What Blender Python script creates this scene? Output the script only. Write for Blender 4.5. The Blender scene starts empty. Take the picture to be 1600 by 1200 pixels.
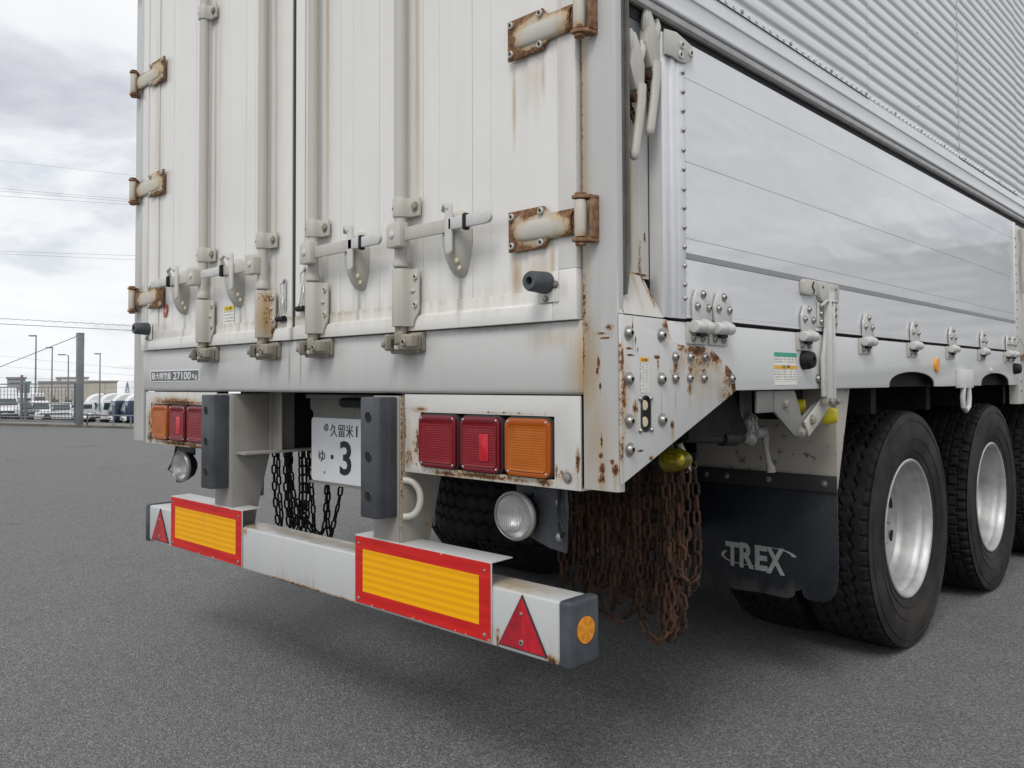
import bpy, bmesh, math, random
from mathutils import Vector, Matrix, Euler
R = math.radians
random.seed(7)
H = 1.02                      # camera height; heights in this file are given relative to the camera, ground at -H
S = bpy.context.scene
COL = S.collection

# ------------------------------------------------------------------ camera
YAW, PITCH, ROLL, FPX, CY = .7624, .0296, -.0045, 1287.43, 560.13
CAMP = Vector((2.2782, -1.4059, 0.0))
fw = Vector((-math.sin(YAW)*math.cos(PITCH), math.cos(YAW)*math.cos(PITCH), math.sin(PITCH)))
_r = Vector((math.cos(YAW), math.sin(YAW), 0)); _u = _r.cross(fw)
rt = _r*math.cos(ROLL) + _u*math.sin(ROLL)
up = -_r*math.sin(ROLL) + _u*math.cos(ROLL)
cd = bpy.data.cameras.new('camera'); cam = bpy.data.objects.new('camera', cd); COL.objects.link(cam)
cd.sensor_width = 36; cd.lens = 36*FPX/1600; cd.shift_y = -(600-CY)/1600
cd.clip_start = .02; cd.clip_end = 5000
m = Matrix((rt, up, -fw)).transposed().to_4x4(); m.translation = CAMP + Vector((0, 0, H)); cam.matrix_world = m
S.camera = cam

def ray(px, py): return fw + rt*((px-800)/FPX) - up*((py-CY)/FPX)
def rear(px, py, Y=0.0):
    v = ray(px, py); return CAMP + v*((Y-CAMP.y)/v.y)
def side(px, py, X=1.245):
    v = ray(px, py); return CAMP + v*((X-CAMP.x)/v.x)
def at(px, py, D): return CAMP + ray(px, py)*D

# ------------------------------------------------------------------ sky and sun
SUN_AZ, SUN_EL = R(152), R(50)          # azimuth from +Y towards +X
W = bpy.data.worlds.new('World'); S.world = W; W.use_nodes = True
nt = W.node_tree; nt.nodes.clear()
def wn(t, **k):
    n = nt.nodes.new(t)
    for a, b in k.items(): setattr(n, a, b)
    return n
L = nt.links.new
out = wn('ShaderNodeOutputWorld'); bg = wn('ShaderNodeBackground'); bg.inputs['Strength'].default_value = .1
sky = wn('ShaderNodeTexSky', sky_type='NISHITA', sun_disc=False, sun_elevation=SUN_EL, sun_rotation=SUN_AZ)
sky.air_density = 1.0; sky.dust_density = 1.5
tc = wn('ShaderNodeTexCoord'); sep = wn('ShaderNodeSeparateXYZ'); L(tc.outputs['Generated'], sep.inputs[0])
zc = wn('ShaderNodeMath', operation='MAXIMUM'); L(sep.outputs['Z'], zc.inputs[0]); zc.inputs[1].default_value = 0
za = wn('ShaderNodeMath', operation='ADD'); L(zc.outputs[0], za.inputs[0]); za.inputs[1].default_value = .22
dv = wn('ShaderNodeVectorMath', operation='DIVIDE'); L(tc.outputs['Generated'], dv.inputs[0])
cmb = wn('ShaderNodeCombineXYZ'); L(za.outputs[0], cmb.inputs[0]); L(za.outputs[0], cmb.inputs[1]); cmb.inputs[2].default_value = 1
L(cmb.outputs[0], dv.inputs[1])
def noise(scale, det, rough, loc=(0, 0, 0), dist=0.0):
    mp = wn('ShaderNodeMapping'); mp.inputs['Location'].default_value = loc; L(dv.outputs[0], mp.inputs[0])
    n = wn('ShaderNodeTexNoise'); n.inputs['Scale'].default_value = scale; n.inputs['Detail'].default_value = det
    n.inputs['Roughness'].default_value = rough; n.inputs['Distortion'].default_value = dist
    L(mp.outputs[0], n.inputs['Vector']); return n
def ramp(src, stops):
    r = wn('ShaderNodeValToRGB'); e = r.color_ramp.elements
    e[0].position, e[0].color = stops[0][0], (*stops[0][1], 1); e[1].position, e[1].color = stops[-1][0], (*stops[-1][1], 1)
    for p, c in stops[1:-1]:
        k = e.new(p); k.color = (*c, 1)
    L(src, r.inputs[0]); return r
n1 = noise(1.5, 7, .55, (5.3, 2.2, 0), .3)
n2 = noise(2.6, 6, .55, (7.2, 0.4, 2), .2)
cloudc = ramp(n1.outputs['Fac'], [(.30, (5.5, 5.7, 6.3)), (.38, (7.1, 7.35, 7.9)), (.46, (9.1, 9.3, 9.6)), (.65, (9.9, 10.0, 10.1))])
cover = ramp(n2.outputs['Fac'], [(.30, (.68, .68, .68)), (.44, (1, 1, 1))])
mixn = wn('ShaderNodeMix', data_type='RGBA')
L(cover.outputs[0], mixn.inputs['Factor'])
L(sky.outputs[0], mixn.inputs[6]); L(cloudc.outputs[0], mixn.inputs[7])
L(mixn.outputs[2], bg.inputs['Color']); L(bg.outputs[0], out.inputs['Surface'])

sd = bpy.data.lights.new('sun', 'SUN'); sd.energy = 1.5; sd.angle = R(22); sd.color = (1.0, .965, .91)
so = bpy.data.objects.new('sun', sd); COL.objects.link(so)
sdir = Vector((math.sin(SUN_AZ)*math.cos(SUN_EL), math.cos(SUN_AZ)*math.cos(SUN_EL), math.sin(SUN_EL)))
so.rotation_euler = sdir.to_track_quat('Z', 'Y').to_euler(); so.location = (6, -6, 12)

S.view_settings.view_transform = 'Standard'; S.view_settings.look = 'None'
S.view_settings.exposure = 0.0; S.view_settings.gamma = 1.0; S.view_settings.use_curve_mapping = False
S.render.engine = 'CYCLES'; S.cycles.max_bounces = 8; S.cycles.use_denoising = True

# ------------------------------------------------------------------ materials
class NT:
    """small helper round a material node tree"""
    def __init__(s, name):
        s.m = bpy.data.materials.new(name); s.m.use_nodes = True; s.t = s.m.node_tree
        s.b = s.t.nodes['Principled BSDF']
    def new(s, t, **k):
        n = s.t.nodes.new(t)
        for a, b in k.items(): setattr(n, a, b)
        return n
    def set(s, sock, v):
        if hasattr(v, 'is_linked'): s.t.links.new(v, sock)
        elif isinstance(v, (tuple, list)) and len(v) == 3 and len(sock.default_value) == 4: sock.default_value = (*v, 1)
        else: sock.default_value = v
    def math(s, op, a, b=0.0, c=None, clamp=False):
        n = s.new('ShaderNodeMath', operation=op, use_clamp=clamp); s.set(n.inputs[0], a); s.set(n.inputs[1], b)
        if c is not None: s.set(n.inputs[2], c)
        return n.outputs[0]
    def vec(s, op, a, b):
        n = s.new('ShaderNodeVectorMath', operation=op); s.set(n.inputs[0], a); s.set(n.inputs[1], b)
        return n.outputs['Value'] if op in ('LENGTH', 'DISTANCE') else n.outputs[0]
    def pos(s): return s.new('ShaderNodeNewGeometry').outputs['Position']
    def obj(s): return s.new('ShaderNodeTexCoord').outputs['Object']
    def gen(s): return s.new('ShaderNodeTexCoord').outputs['Generated']
    def scaled(s, v, sc): return s.vec('MULTIPLY', v, sc)
    def noise(s, v, scale, det=4, rough=.55, dist=0.0):
        n = s.new('ShaderNodeTexNoise'); s.set(n.inputs['Vector'], v); n.inputs['Scale'].default_value = scale
        n.inputs['Detail'].default_value = det; n.inputs['Roughness'].default_value = rough; n.inputs['Distortion'].default_value = dist
        return n.outputs['Fac']
    def vor(s, v, scale, feature='F1', outn='Distance'):
        n = s.new('ShaderNodeTexVoronoi', feature=feature); s.set(n.inputs['Vector'], v); n.inputs['Scale'].default_value = scale
        return n.outputs[outn]
    def smooth(s, v, a, b, lo=0.0, hi=1.0):
        n = s.new('ShaderNodeMapRange', interpolation_type='SMOOTHSTEP'); s.set(n.inputs[0], v)
        n.inputs[1].default_value = a; n.inputs[2].default_value = b; n.inputs[3].default_value = lo; n.inputs[4].default_value = hi
        return n.outputs[0]
    def mix(s, f, a, b):
        n = s.new('ShaderNodeMix', data_type='RGBA'); s.set(n.inputs[0], f); s.set(n.inputs[6], a); s.set(n.inputs[7], b)
        return n.outputs[2]
    def mixf(s, f, a, b):
        n = s.new('ShaderNodeMix', data_type='FLOAT'); s.set(n.inputs[0], f); s.set(n.inputs[2], a); s.set(n.inputs[3], b)
        return n.outputs[0]
    def sepz(s, v):
        n = s.new('ShaderNodeSeparateXYZ'); s.set(n.inputs[0], v); return n.outputs
    def bump(s, h, strength=.3, dist=.002):
        n = s.new('ShaderNodeBump'); s.set(n.inputs['Height'], h); n.inputs['Strength'].default_value = strength
        n.inputs['Distance'].default_value = dist; s.t.links.new(n.outputs[0], s.b.inputs['Normal'])
    def spots(s, p, lst):
        acc = None
        for (c, r, g) in lst:
            v = s.vec('DIVIDE', s.vec('SUBTRACT', p, (c[0], c[1], c[2]+H)), r)
            l = s.math('MULTIPLY', s.math('SUBTRACT', 1.0, s.vec('LENGTH', v, (0, 0, 0)), clamp=True), g)
            acc = l if acc is None else s.math('MAXIMUM', acc, l)
        return acc
    def put(s, **k):
        for a, v in k.items(): s.set(s.b.inputs[a.replace('_', ' ')], v)
        return s.m

RUST_D, RUST_O, STAIN = (.055, .023, .012), (.25, .105, .038), (.42, .285, .135)
def plain(name, col, rough=.5, metal=0.0, var=0.0, scale=30, **k):
    n = NT(name)
    c = col
    if var:
        f = n.noise(n.pos(), scale, 5, .6)
        f = n.smooth(f, .3, .7)
        c = n.mix(f, tuple(x*(1-var) for x in col), tuple(min(1, x*(1+var)) for x in col))
    return n.put(Base_Color=c, Roughness=rough, Metallic=metal, **k)

def paint(name, col, rough=.4, rust=(), stain=(), streak=.25, dirtcol=(.36, .33, .27), speck=.0, metal=0.0, coat=0.0, grime=(), wave=0.0):
    """aged paint: faint run marks, soft stains at given places, broken rust at given places"""
    n = NT(name); p = n.pos()
    big = n.noise(p, 2.2, 3)
    st = n.noise(n.scaled(p, (34, 34, 1.6)), 1.0, 5, .6)
    fine = n.noise(p, 85, 6, .7)
    fine2 = n.noise(n.scaled(p, (1, 1, .55)), 240, 4, .7)
    c = n.mix(n.smooth(big, .3, .75), tuple(x*.955 for x in col), tuple(min(1, x*1.02) for x in col))
    c = n.mix(n.math('MULTIPLY', n.smooth(st, .48, .78), streak), c, dirtcol)
    ro = rough
    if grime:
        g = n.spots(p, grime)
        gm = n.smooth(n.math('ADD', g, n.math('MULTIPLY', n.math('SUBTRACT', st, .5), .9)), .12, .75)
        c = n.mix(n.math('MULTIPLY', gm, .62), c, (.20, .185, .16))
    if rust and len(rust) > 6:
        stain = list(stain)+[((c_[0], c_[1], c_[2]-r_[2]*1.1), (r_[0], r_[1], r_[2]*2.2) if r_[0] > .05 and r_[1] < r_[0] else (r_[0]*.9, r_[1], r_[2]*2.2), min(.75, g_*.55)) for (c_, r_, g_) in rust if g_ > .7 and r_[2] > .009]
    if stain:
        g = n.spots(p, stain)
        gm = n.smooth(n.math('ADD', g, n.math('MULTIPLY', n.math('SUBTRACT', st, .5), .8)), .05, .95)
        c = n.mix(n.math('MULTIPLY', gm, .85), c, STAIN)
    if speck:
        sp = n.noise(p, 34, 3, .5)
        sm = n.smooth(n.math('ADD', sp, n.math('MULTIPLY', n.math('SUBTRACT', fine, .5), .5)), .80-.1*speck, .86-.1*speck)
        c = n.mix(n.math('MULTIPLY', sm, .8), c, (.09, .06, .04))
    if rust:
        g = n.spots(p, rust)
        a = n.math('ADD', g, n.math('ADD', n.math('MULTIPLY', n.math('SUBTRACT', fine, .5), 1.9), n.math('MULTIPLY', n.math('SUBTRACT', fine2, .5), 1.7)))
        halo = n.smooth(n.math('ADD', g, n.math('MULTIPLY', n.math('SUBTRACT', st, .5), .5)), .1, .62)
        c = n.mix(n.math('MULTIPLY', halo, .75), c, (.44, .31, .16))
        rm = n.smooth(a, .42, .66)
        rc = n.mix(n.smooth(n.math('ADD', n.noise(p, 160, 4, .6), n.math('MULTIPLY', n.math('SUBTRACT', .75, a), .35)), .35, .65), RUST_D, RUST_O)
        c = n.mix(rm, c, rc); ro = n.mixf(rm, rough, .9)
        n.bump(n.math('ADD', n.math('MULTIPLY', rm, .8), n.math('MULTIPLY', fine, .25)), .3, .002)
    elif wave:
        w = n.noise(n.scaled(p, (1, 1.3, 4.5)), 1.7, 2, .45, .4)
        n.bump(w, wave, .035)
    else:
        n.bump(fine, .06, .002)
    return n.put(Base_Color=c, Roughness=ro, Metallic=metal, Coat_Weight=coat, Coat_Roughness=.05, Coat_IOR=1.75 if coat > .9 else 1.5)

c0 = -.008                                        # middle of the trailer
RODS = [(-.567, 1), (-.148, 1), (.148, 1), (.567, 1)]
M = {}
door_stain = [((x+c0+.034, 0, .9), (.016, .1, 1.4), .62) for x in (-.567, -.148, .148, .567)]
door_stain += [((1.10, 0, .8), (.07, .1, .7), .35), ((.955, 0, .25), (.035, .1, .10), .95), ((1.03, 0, .26), (.10, .1, .13), .6), ((1.07, 0, .27), (.02, .1, .13), .9),
               ((1.02, 0, .70), (.09, .1, .14), .42), ((.95, 0, .66), (.012, .1, .15), .8), ((1.045, 0, .70), (.016, .1, .1), .8),
               ((-1.02, 0, .9), (.07, .1, 1.4), .45), ((-.96, 0, .24), (.05, .1, .1), .5), ((.2, 0, .2), (2.0, .1, .06), .42)]
door_grime = [((c0+s*x, 0, .22), (.02, .1, .10), .75) for x in (.772, .343) for s in (-1, 1)] + [((0, 0, .205), (1.3, .1, .012), .55)]
M['door'] = paint('aged_white_door_paint', (.745, .737, .712), .3, stain=door_stain, grime=door_grime, streak=.07, coat=.25)
frame_stain = [((1.15, 0, .03), (.065, .1, .20), 1.0), ((1.162, 0, .6), (.026, .1, .9), .75), ((1.06, 0, .10), (.12, .1, .05), .5), ((1.18, 0, -.13), (.09, .1, .22), .6),
               ((-1.20, 0, .3), (.03, .1, .6), .5), ((-.08, 0, .05), (.08, .1, .1), .28), ((.55, 0, .0), (.05, .1, .12), .22)]
frame_grime = [((c0-.035, 0, .06), (.012, .1, .12), .8), ((c0+.03, 0, .06), (.01, .1, .12), .8), ((c0+.15, 0, .07), (.04, .1, .05), .7), ((c0+.567, 0, .075), (.05, .1, .05), .7),
               ((c0-.148, 0, .075), (.05, .1, .05), .55), ((c0-.567, 0, .075), (.05, .1, .05), .55), ((.88, 0, .134), (.26, .1, .016), .95), ((.2, 0, .138), (.9, .1, .012), .7)]
frame_rust = [((1.1505, 0, .62), (.007, .1, .75), .62), ((1.153, 0, .18), (.016, .1, .12), .7), ((1.1515, 0, .06), (.006, .1, .10), .8), ((1.16, 0, .12), (.02, .1, .05), .55), ((1.20, 0, .105), (.03, .1, .006), .8), ((1.222, 0, .117), (.018, .1, .012), .9), ((1.21, 0, .095), (.02, .1, .005), 1.0)]
for (x, y, rx, rz) in [(935, 566, .007, .02), (933, 580, .006, .012), (938, 603, .005, .012), (940, 690, .005, .022), (939, 712, .010, .01), (941, 733, .012, .02), (939, 750, .013, .014), (943, 748, .006, .02), (961, 735, .012, .022), (957, 722, .009, .01)]:
    q = rear(x, y); frame_rust.append(((q.x, 0, q.z), (rx, .06, rz), 1.25))
M['frame'] = paint('grey_white_frame_paint', (.545, .548, .54), .36, rust=frame_rust, stain=frame_stain, grime=frame_grime, streak=.16, dirtcol=(.42, .38, .31))
gx = 1.25
gr = [((gx, .34, .055), (.06, .16, .05), .62), ((gx, .455, .01), (.06, .06, .07), .7), ((gx, .43, -.03), (.06, .06, .04), .55), ((gx, .30, .02), (.06, .06, .035), .5), ((gx, .21, .02), (.06, .035, .05), .55), ((gx, .012, -.04), (.06, .03, .12), .55), ((gx, .235, .095), (.06, .03, .035), 1.2), ((gx, .30, .075), (.06, .075, .025), 1.25), ((gx, .39, .062), (.06, .06, .026), 1.15), ((gx, .455, .025), (.06, .035, .035), 1.15),
      ((gx, .478, -.008), (.06, .028, .035), 1.5), ((gx, .45, -.04), (.06, .04, .03), .8), ((gx, .212, .035), (.06, .02, .03), .9), ((gx, .272, -.018), (.06, .022, .022), .8), ((gx, .275, .03), (.06, .02, .02), .8),
      ((gx, .335, .03), (.06, .02, .02), .75), ((gx, .012, -.02), (.06, .016, .075), .95), ((gx, .006, .05), (.06, .010, .06), .9), ((gx, .178, .128), (.06, .03, .022), 1.0), ((gx, .2, .13), (.06, .02, .03), .7),
      ((gx, .195, -.097), (.06, .012, .016), 1.3), ((gx, .052, -.055), (.06, .016, .022), 1.0), ((gx, .135, .055), (.06, .016, .007), 1.35), ((gx, .14, .04), (.06, .008, .02), .75), ((gx, .03, .072), (.06, .018, .004), 1.3),
      ((gx, .035, .058), (.06, .022, .0035), 1.3), ((gx, .055, .09), (.06, .004, .014), 1.1), ((gx, .063, .07), (.06, .003, .01), 1.1), ((gx, .045, .12), (.06, .004, .03), 1.0), ((gx, .07, -.147), (.06, .018, .004), 1.2),
      ((gx, .11, -.165), (.06, .014, .008), 1.1), ((gx, .005, -.14), (.06, .008, .05), .8)]
M['gusset'] = paint('rusting_gusset_paint', (.60, .60, .595), .4, rust=gr, stain=[((gx, .36, .0), (.06, .14, .09), .5), ((gx, .02, 0), (.06, .03, .2), .5), ((gx, .2, .1), (.06, .1, .08), .3)], streak=.15, speck=.35, grime=[((gx, .21, -.04), (.06, .006, .06), .8), ((gx, .152, -.06), (.06, .005, .09), .7)])
M['pocket'] = paint('pocket_white_paint', (.58, .565, .53), .45, stain=[((1.2, .10, .45), (.1, .016, .7), 1.0), ((1.2, .1, .3), (.1, .06, .35), .4)], rust=[((1.2, .135, .25), (.06, .012, .10), .8), ((1.22, .15, .2), (.06, .02, .05), .9), ((1.2, .155, .33), (.06, .006, .02), 1.0), ((1.21, .13, .243), (.05, .06, .005), 1.0), ((1.225, .02, .17), (.05, .006, .06), 1.0)], streak=.2)
M['sill_side'] = paint('side_sill_paint', (.64, .645, .645), .36, streak=.12, dirtcol=(.45, .43, .4))
def rect_rust(o, side_):
    r = []
    if side_ > 0:
        r = [((.83, 0, -.222), (.32, .1, .022), .6), ((.575, 0, -.17), (.03, .1, .09), .55), ((.57, 0, -.07), (.05, .1, .02), .5), ((1.09, 0, -.21), (.05, .1, .03), .5), ((.83, 0, -.228), (.26, .1, .010), .95), ((.70, 0, -.231), (.10, .1, .010), 1.0), ((.583, 0, -.16), (.012, .1, .07), .85), ((.60, 0, -.068), (.035, .1, .010), .9), ((.545, 0, -.20), (.03, .1, .04), .7),
             ((1.066, 0, -.2), (.008, .1, .03), .8), ((1.03, 0, -.226), (.04, .1, .014), 1.1), ((1.128, 0, -.17), (.010, .1, .045), 1.1), ((.53, 0, -.12), (.008, .1, .09), .7), ((.9, 0, -.072), (.2, .1, .006), .5)]
    else:
        r = [((-.9, 0, -.062), (.32, .1, .022), .75), ((-1.11, 0, -.15), (.05, .1, .11), .75), ((-.85, 0, -.224), (.32, .1, .02), .75), ((-.85, 0, -.070), (.30, .1, .013), 1.3), ((-1.09, 0, -.10), (.022, .1, .05), 1.2), ((-1.10, 0, -.21), (.045, .1, .035), 1.25), ((-.85, 0, -.228), (.28, .1, .012), 1.15), ((-.7, 0, -.235), (.1, .1, .01), 1.2)]
    return r
M['lamp_panel'] = paint('lamp_panel_paint', (.60, .595, .575), .4, rust=rect_rust(0, 1)+rect_rust(0, -1), stain=[((.83, 0, -.225), (.3, .1, .04), .5), ((.56, 0, -.15), (.05, .1, .12), .5), ((-.85, 0, -.1), (.4, .1, .15), .45)], streak=.12)
M['bumper'] = paint('white_bumper_paint', (.53, .54, .54), .34, grime=[((0, .05, -.484), (1.2, .07, .010), .9), ((.9, 0, -.6), (.3, .1, .05), .3), ((0, 0, -.61), (.4, .1, .04), .3)], rust=[((0, 0, -.628), (.36, .1, .014), .95), ((.25, 0, -.63), (.12, .1, .016), .9), ((1.055, 0, -.622), (.03, .1, .02), 1.1), ((.885, 0, -.61), (.012, .1, .05), .8), ((-1.07, 0, -.63), (.05, .1, .02), .9), ((-.32, 0, -.5), (.03, .1, .03), .6)],
                    stain=[((.9, .05, -.485), (.2, .1, .012), .8), ((0, .06, -.485), (1.1, .06, .006), .65), ((-.3, .05, -.485), (.08, .08, .02), .9)], streak=.1, speck=.2)
M['upright'] = paint('dirty_upright_paint', (.30, .29, .27), .55, grime=[((-.4, .09, -.10), (.06, .14, .17), 1.2)], rust=[((.523, 0, -.2), (.012, .012, .5), .8), ((-.40, 0, -.12), (.012, .012, .2), .7), ((.5, .1, -.4), (.06, .04, .1), .5), ((-.4, .1, -.45), (.05, .04, .06), .5)], stain=[((.5, .05, -.3), (.1, .1, .3), .4)], streak=.4, speck=.3)  # grime spot on the left upright paints under-deck shade along with dirt
M['hard'] = paint('warm_grey_lock_paint', (.50, .485, .44), .42, streak=.25, dirtcol=(.28, .24, .18))
M['hard_rust'] = paint('rust_stained_lock_paint', (.50, .485, .44), .45, rust=[((c0-.115, -.03, .275), (.04, .08, .03), .75), ((c0-.10, -.03, .17), (.03, .08, .04), .85), ((c0-.12, -.03, .22), (.03, .08, .08), .5)], stain=[((c0-.13, -.03, .22), (.06, .1, .12), .9)], streak=.3)
M['grimy'] = paint('grimy_keeper_paint', (.29, .265, .215), .55, streak=.8, dirtcol=(.09, .075, .06), speck=.9)
M['silver'] = plain('silver_hardware_paint', (.56, .56, .545), .38, .1, .06)
M['chassis'] = plain('dusty_dark_chassis', (.018, .017, .017), .75, 0, .35, 9, Specular_IOR_Level=.15)
M['chassis_grey'] = paint('dusty_grey_steel', (.20, .195, .185), .6, streak=.3, speck=.3)
M['guard'] = paint('mud_spattered_guard', (.40, .375, .33), .5, streak=.15, speck=1.9)
M['black'] = plain('black_rubber', (.012, .012, .013), .6, 0, .25, 40, Specular_IOR_Level=.3)
M['seal'] = plain('black_door_seal', (.025, .025, .027), .7)
def flap_mat():
    n = NT('navy_black_mud_flap'); p = n.pos(); x, y, z = n.sepz(p)
    f = n.noise(n.scaled(p, (1, 1, .6)), 9, 7, .68); g = n.noise(p, 60, 4)
    c = n.mix(n.smooth(f, .3, .7), (.010, .013, .019), (.017, .020, .028))
    mud = n.smooth(n.math('ADD', f, n.math('MULTIPLY', n.smooth(z, H-.55, H-.74), .22)), .58, .86)
    c = n.mix(n.math('MULTIPLY', mud, .55), c, (.085, .078, .07))
    n.bump(n.math('ADD', f, n.math('MULTIPLY', g, .2)), .25, .01)
    return n.put(Base_Color=c, Roughness=n.mixf(mud, .42, .85))
M['flap'] = flap_mat()
M['flap_print'] = plain('worn_grey_print', (.36, .37, .37), .6, 0, .1, 60)
M['lip'] = plain('aluminium_lip', (.40, .40, .39), .4, .3, .1, 20)
M['gasket'] = plain('grey_groove_seal', (.12, .115, .105), .5, 0, .2, 20)
M['dark_gap'] = plain('dark_gap', (.02, .02, .02), .8)
M['alu'] = plain('brushed_aluminium', (.66, .67, .68), .32, .75, .05, 20)
M['alu_white'] = plain('anodised_profile', (.70, .71, .73), .35, .25, .04, 12)
M['bolt'] = plain('galvanised_bolt', (.36, .35, .335), .38, .8, .15, 60)
M['screw'] = plain('dull_screw', (.32, .31, .30), .45, .6)
M['hole'] = plain('black_hole', (.006, .006, .006), .9)
M['rim'] = plain('silver_rim', (.48, .48, .485), .5, .6, .16, 11)
M['amber'] = None
def buffer_mat():
    n = NT('weathered_buffer_rubber'); p = n.pos()
    f = n.noise(p, 7, 6, .65); st = n.noise(n.scaled(p, (50, 50, 4)), 1, 4)
    c = n.mix(n.smooth(f, .3, .75), (.036, .041, .050), (.080, .088, .102))
    c = n.mix(n.math('MULTIPLY', n.smooth(st, .55, .75), .35), c, (.12, .125, .13))
    n.bump(n.noise(p, 120, 4), .12, .002)
    return n.put(Base_Color=c, Roughness=.55)
M['buffer'] = buffer_mat()
def gate_mat():
    return paint('glossy_gate_panel', (.71, .72, .74), .2, streak=.04, coat=.65, wave=.2, stain=[((1.245, .4, .5), (.1, .02, .3), .2)])
M['gate'] = gate_mat()
M['wing'] = paint('aluminium_wing_sheet', (.70, .705, .71), .36, streak=.07, metal=.25)
M['rail'] = paint('wing_rail_paint', (.62, .63, .66), .3, streak=.06, coat=.3)
M['stripe'] = plain('grey_stripe', (.25, .26, .265), .35)
def hinge_mat(paintcol=(.50, .48, .43), level=0.0):
    n = NT('rusted_hinge_steel'); p = n.obj(); wp = n.pos()
    x, y, z = n.sepz(p)
    f = n.noise(wp, 70, 6, .7); b = n.noise(wp, 16, 3)
    v = n.vec('DIVIDE', p, (.085, .5, .036))
    e = n.vec('LENGTH', v, (0, 0, 0))
    a = n.math('ADD', n.math('ADD', e, n.math('MULTIPLY', n.math('SUBTRACT', f, .5), .8)), n.math('MULTIPLY', n.math('SUBTRACT', b, .5), 1.5))
    rm = n.smooth(a, .88+level, 1.12+level)
    rc = n.mix(n.smooth(n.noise(wp, 130, 4, .6), .35, .65), (.11, .050, .025), (.27, .14, .068))
    pc = n.mix(n.smooth(a, .45+level, .95+level), paintcol, (.47, .35, .21))
    n.bump(n.math('ADD', n.math('MULTIPLY', rm, .5), n.math('MULTIPLY', f, .5)), .3, .002)
    return n.put(Base_Color=n.mix(rm, pc, rc), Roughness=n.mixf(rm, .45, .92))
M['hinge'] = hinge_mat(); M['hinge_faint'] = hinge_mat((.52, .49, .42), .28)
M['knuckle'] = plain('rust_brown_bracket', (.235, .125, .07), .85, 0, .45, 60)
def chain_mat(name, a, b):
    n = NT(name); p = n.pos(); f = n.noise(p, 90, 5, .65)
    n.bump(f, .5, .003)
    oi = n.new('ShaderNodeObjectInfo').outputs['Random']
    f2 = n.smooth(n.math('ADD', f, n.math('MULTIPLY', n.math('SUBTRACT', oi, .5), .3)), .3, .7)
    return n.put(Base_Color=n.mix(f2, a, b), Roughness=.85, Metallic=.1)
M['chain_rust'] = chain_mat('rusty_chain_steel', (.026, .014, .010), (.095, .042, .023))
M['chain_black'] = chain_mat('black_oily_chain', (.006, .006, .006), (.016, .014, .013))
def lens(name, col, grid=(170, 170), deep=None):
    n = NT(name); p = n.obj(); x, y, z = n.sepz(p)
    gx_ = n.math('ABSOLUTE', n.math('SINE', n.math('MULTIPLY', x, grid[0]*math.pi)))
    gz_ = n.math('ABSOLUTE', n.math('SINE', n.math('MULTIPLY', z, grid[1]*math.pi)))
    g = n.math('MINIMUM', gx_, gz_)
    n.bump(g, .3, .002)
    big = n.noise(n.pos(), 22, 3)
    c = n.mix(n.smooth(g, 0, .45), tuple(v*.74 for v in col), col)
    c = n.mix(n.math('MULTIPLY', n.smooth(big, .4, .75), .45), c, tuple(v*.5 for v in col))
    return n.put(Base_Color=c, Roughness=.14, Specular_IOR_Level=.5)
M['red_lens'] = lens('red_lamp_lens', (.235, .003, .010)); M['red_bezel'] = plain('red_lamp_bezel', (.15, .004, .012), .2)
M['amber_lens'] = lens('amber_lamp_lens', (.47, .115, .002)); M['amber_bezel'] = plain('amber_lamp_bezel', (.38, .078, .003), .2)
M['red_reflex'] = lens('red_reflex', (.62, .006, .02), (300, 300))
def striped(name, a, b, k, rough=.3):
    n = NT(name); x, y, z = n.sepz(n.pos())
    s_ = n.math('SINE', n.math('ADD', n.math('MULTIPLY', z, k), n.math('MULTIPLY', n.noise(n.pos(), 9, 2), 1.4)))
    fl = n.noise(n.scaled(n.pos(), (30, 30, 200)), 1, 3)
    c = n.mix(n.smooth(s_, -.8, .8), a, b)
    c = n.mix(n.math('MULTIPLY', n.smooth(fl, .5, .8), .15), c, a)
    film = n.noise(n.scaled(n.pos(), (14, 14, 5)), 1, 6, .65)
    c = n.mix(n.math('MULTIPLY', n.smooth(film, .52, .8), .28), c, (.30, .22, .10))
    sc = n.noise(n.scaled(n.pos(), (220, 220, 30)), 1, 2)
    c = n.mix(n.math('MULTIPLY', n.smooth(sc, .74, .80), .5), c, (.55, .42, .2))
    return n.put(Base_Color=c, Roughness=rough, Specular_IOR_Level=.25)
M['refl_yellow'] = striped('retro_yellow', (.80, .36, .001), (.93, .44, .002), 330, .45)
def red_tape():
    n = NT('retro_red'); p = n.pos(); f = n.noise(p, 40, 6, .7)
    c = n.mix(n.smooth(n.noise(n.scaled(p, (3, 3, 60)), 1, 3), .35, .7), (.50, .012, .012), (.66, .022, .016))
    x, y, z = n.sepz(p)
    edge = n.math('MAXIMUM', n.smooth(z, H-.445, H-.428), n.smooth(z, H-.600, H-.622))
    chip = n.smooth(n.math('ADD', n.math('MULTIPLY', edge, .28), f), .80, .86)
    film = n.noise(n.scaled(p, (14, 14, 5)), 1, 6, .65)
    c = n.mix(n.math('MULTIPLY', n.smooth(film, .5, .8), .35), c, (.22, .06, .045))
    c = n.mix(chip, c, (.42, .36, .32))
    return n.put(Base_Color=c, Roughness=.42, Specular_IOR_Level=.3)
M['refl_red'] = red_tape()
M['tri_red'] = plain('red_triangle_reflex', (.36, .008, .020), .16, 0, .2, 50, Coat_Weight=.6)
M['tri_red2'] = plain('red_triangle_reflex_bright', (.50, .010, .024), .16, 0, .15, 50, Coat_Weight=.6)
M['amber_reflex'] = plain('amber_reflex', (.78, .30, .010), .2, 0, .1, 80, Coat_Weight=.6)
M['amber_reflex2'] = plain('amber_reflex_dark', (.66, .23, .010), .2, 0, .1, 80, Coat_Weight=.6)
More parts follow.
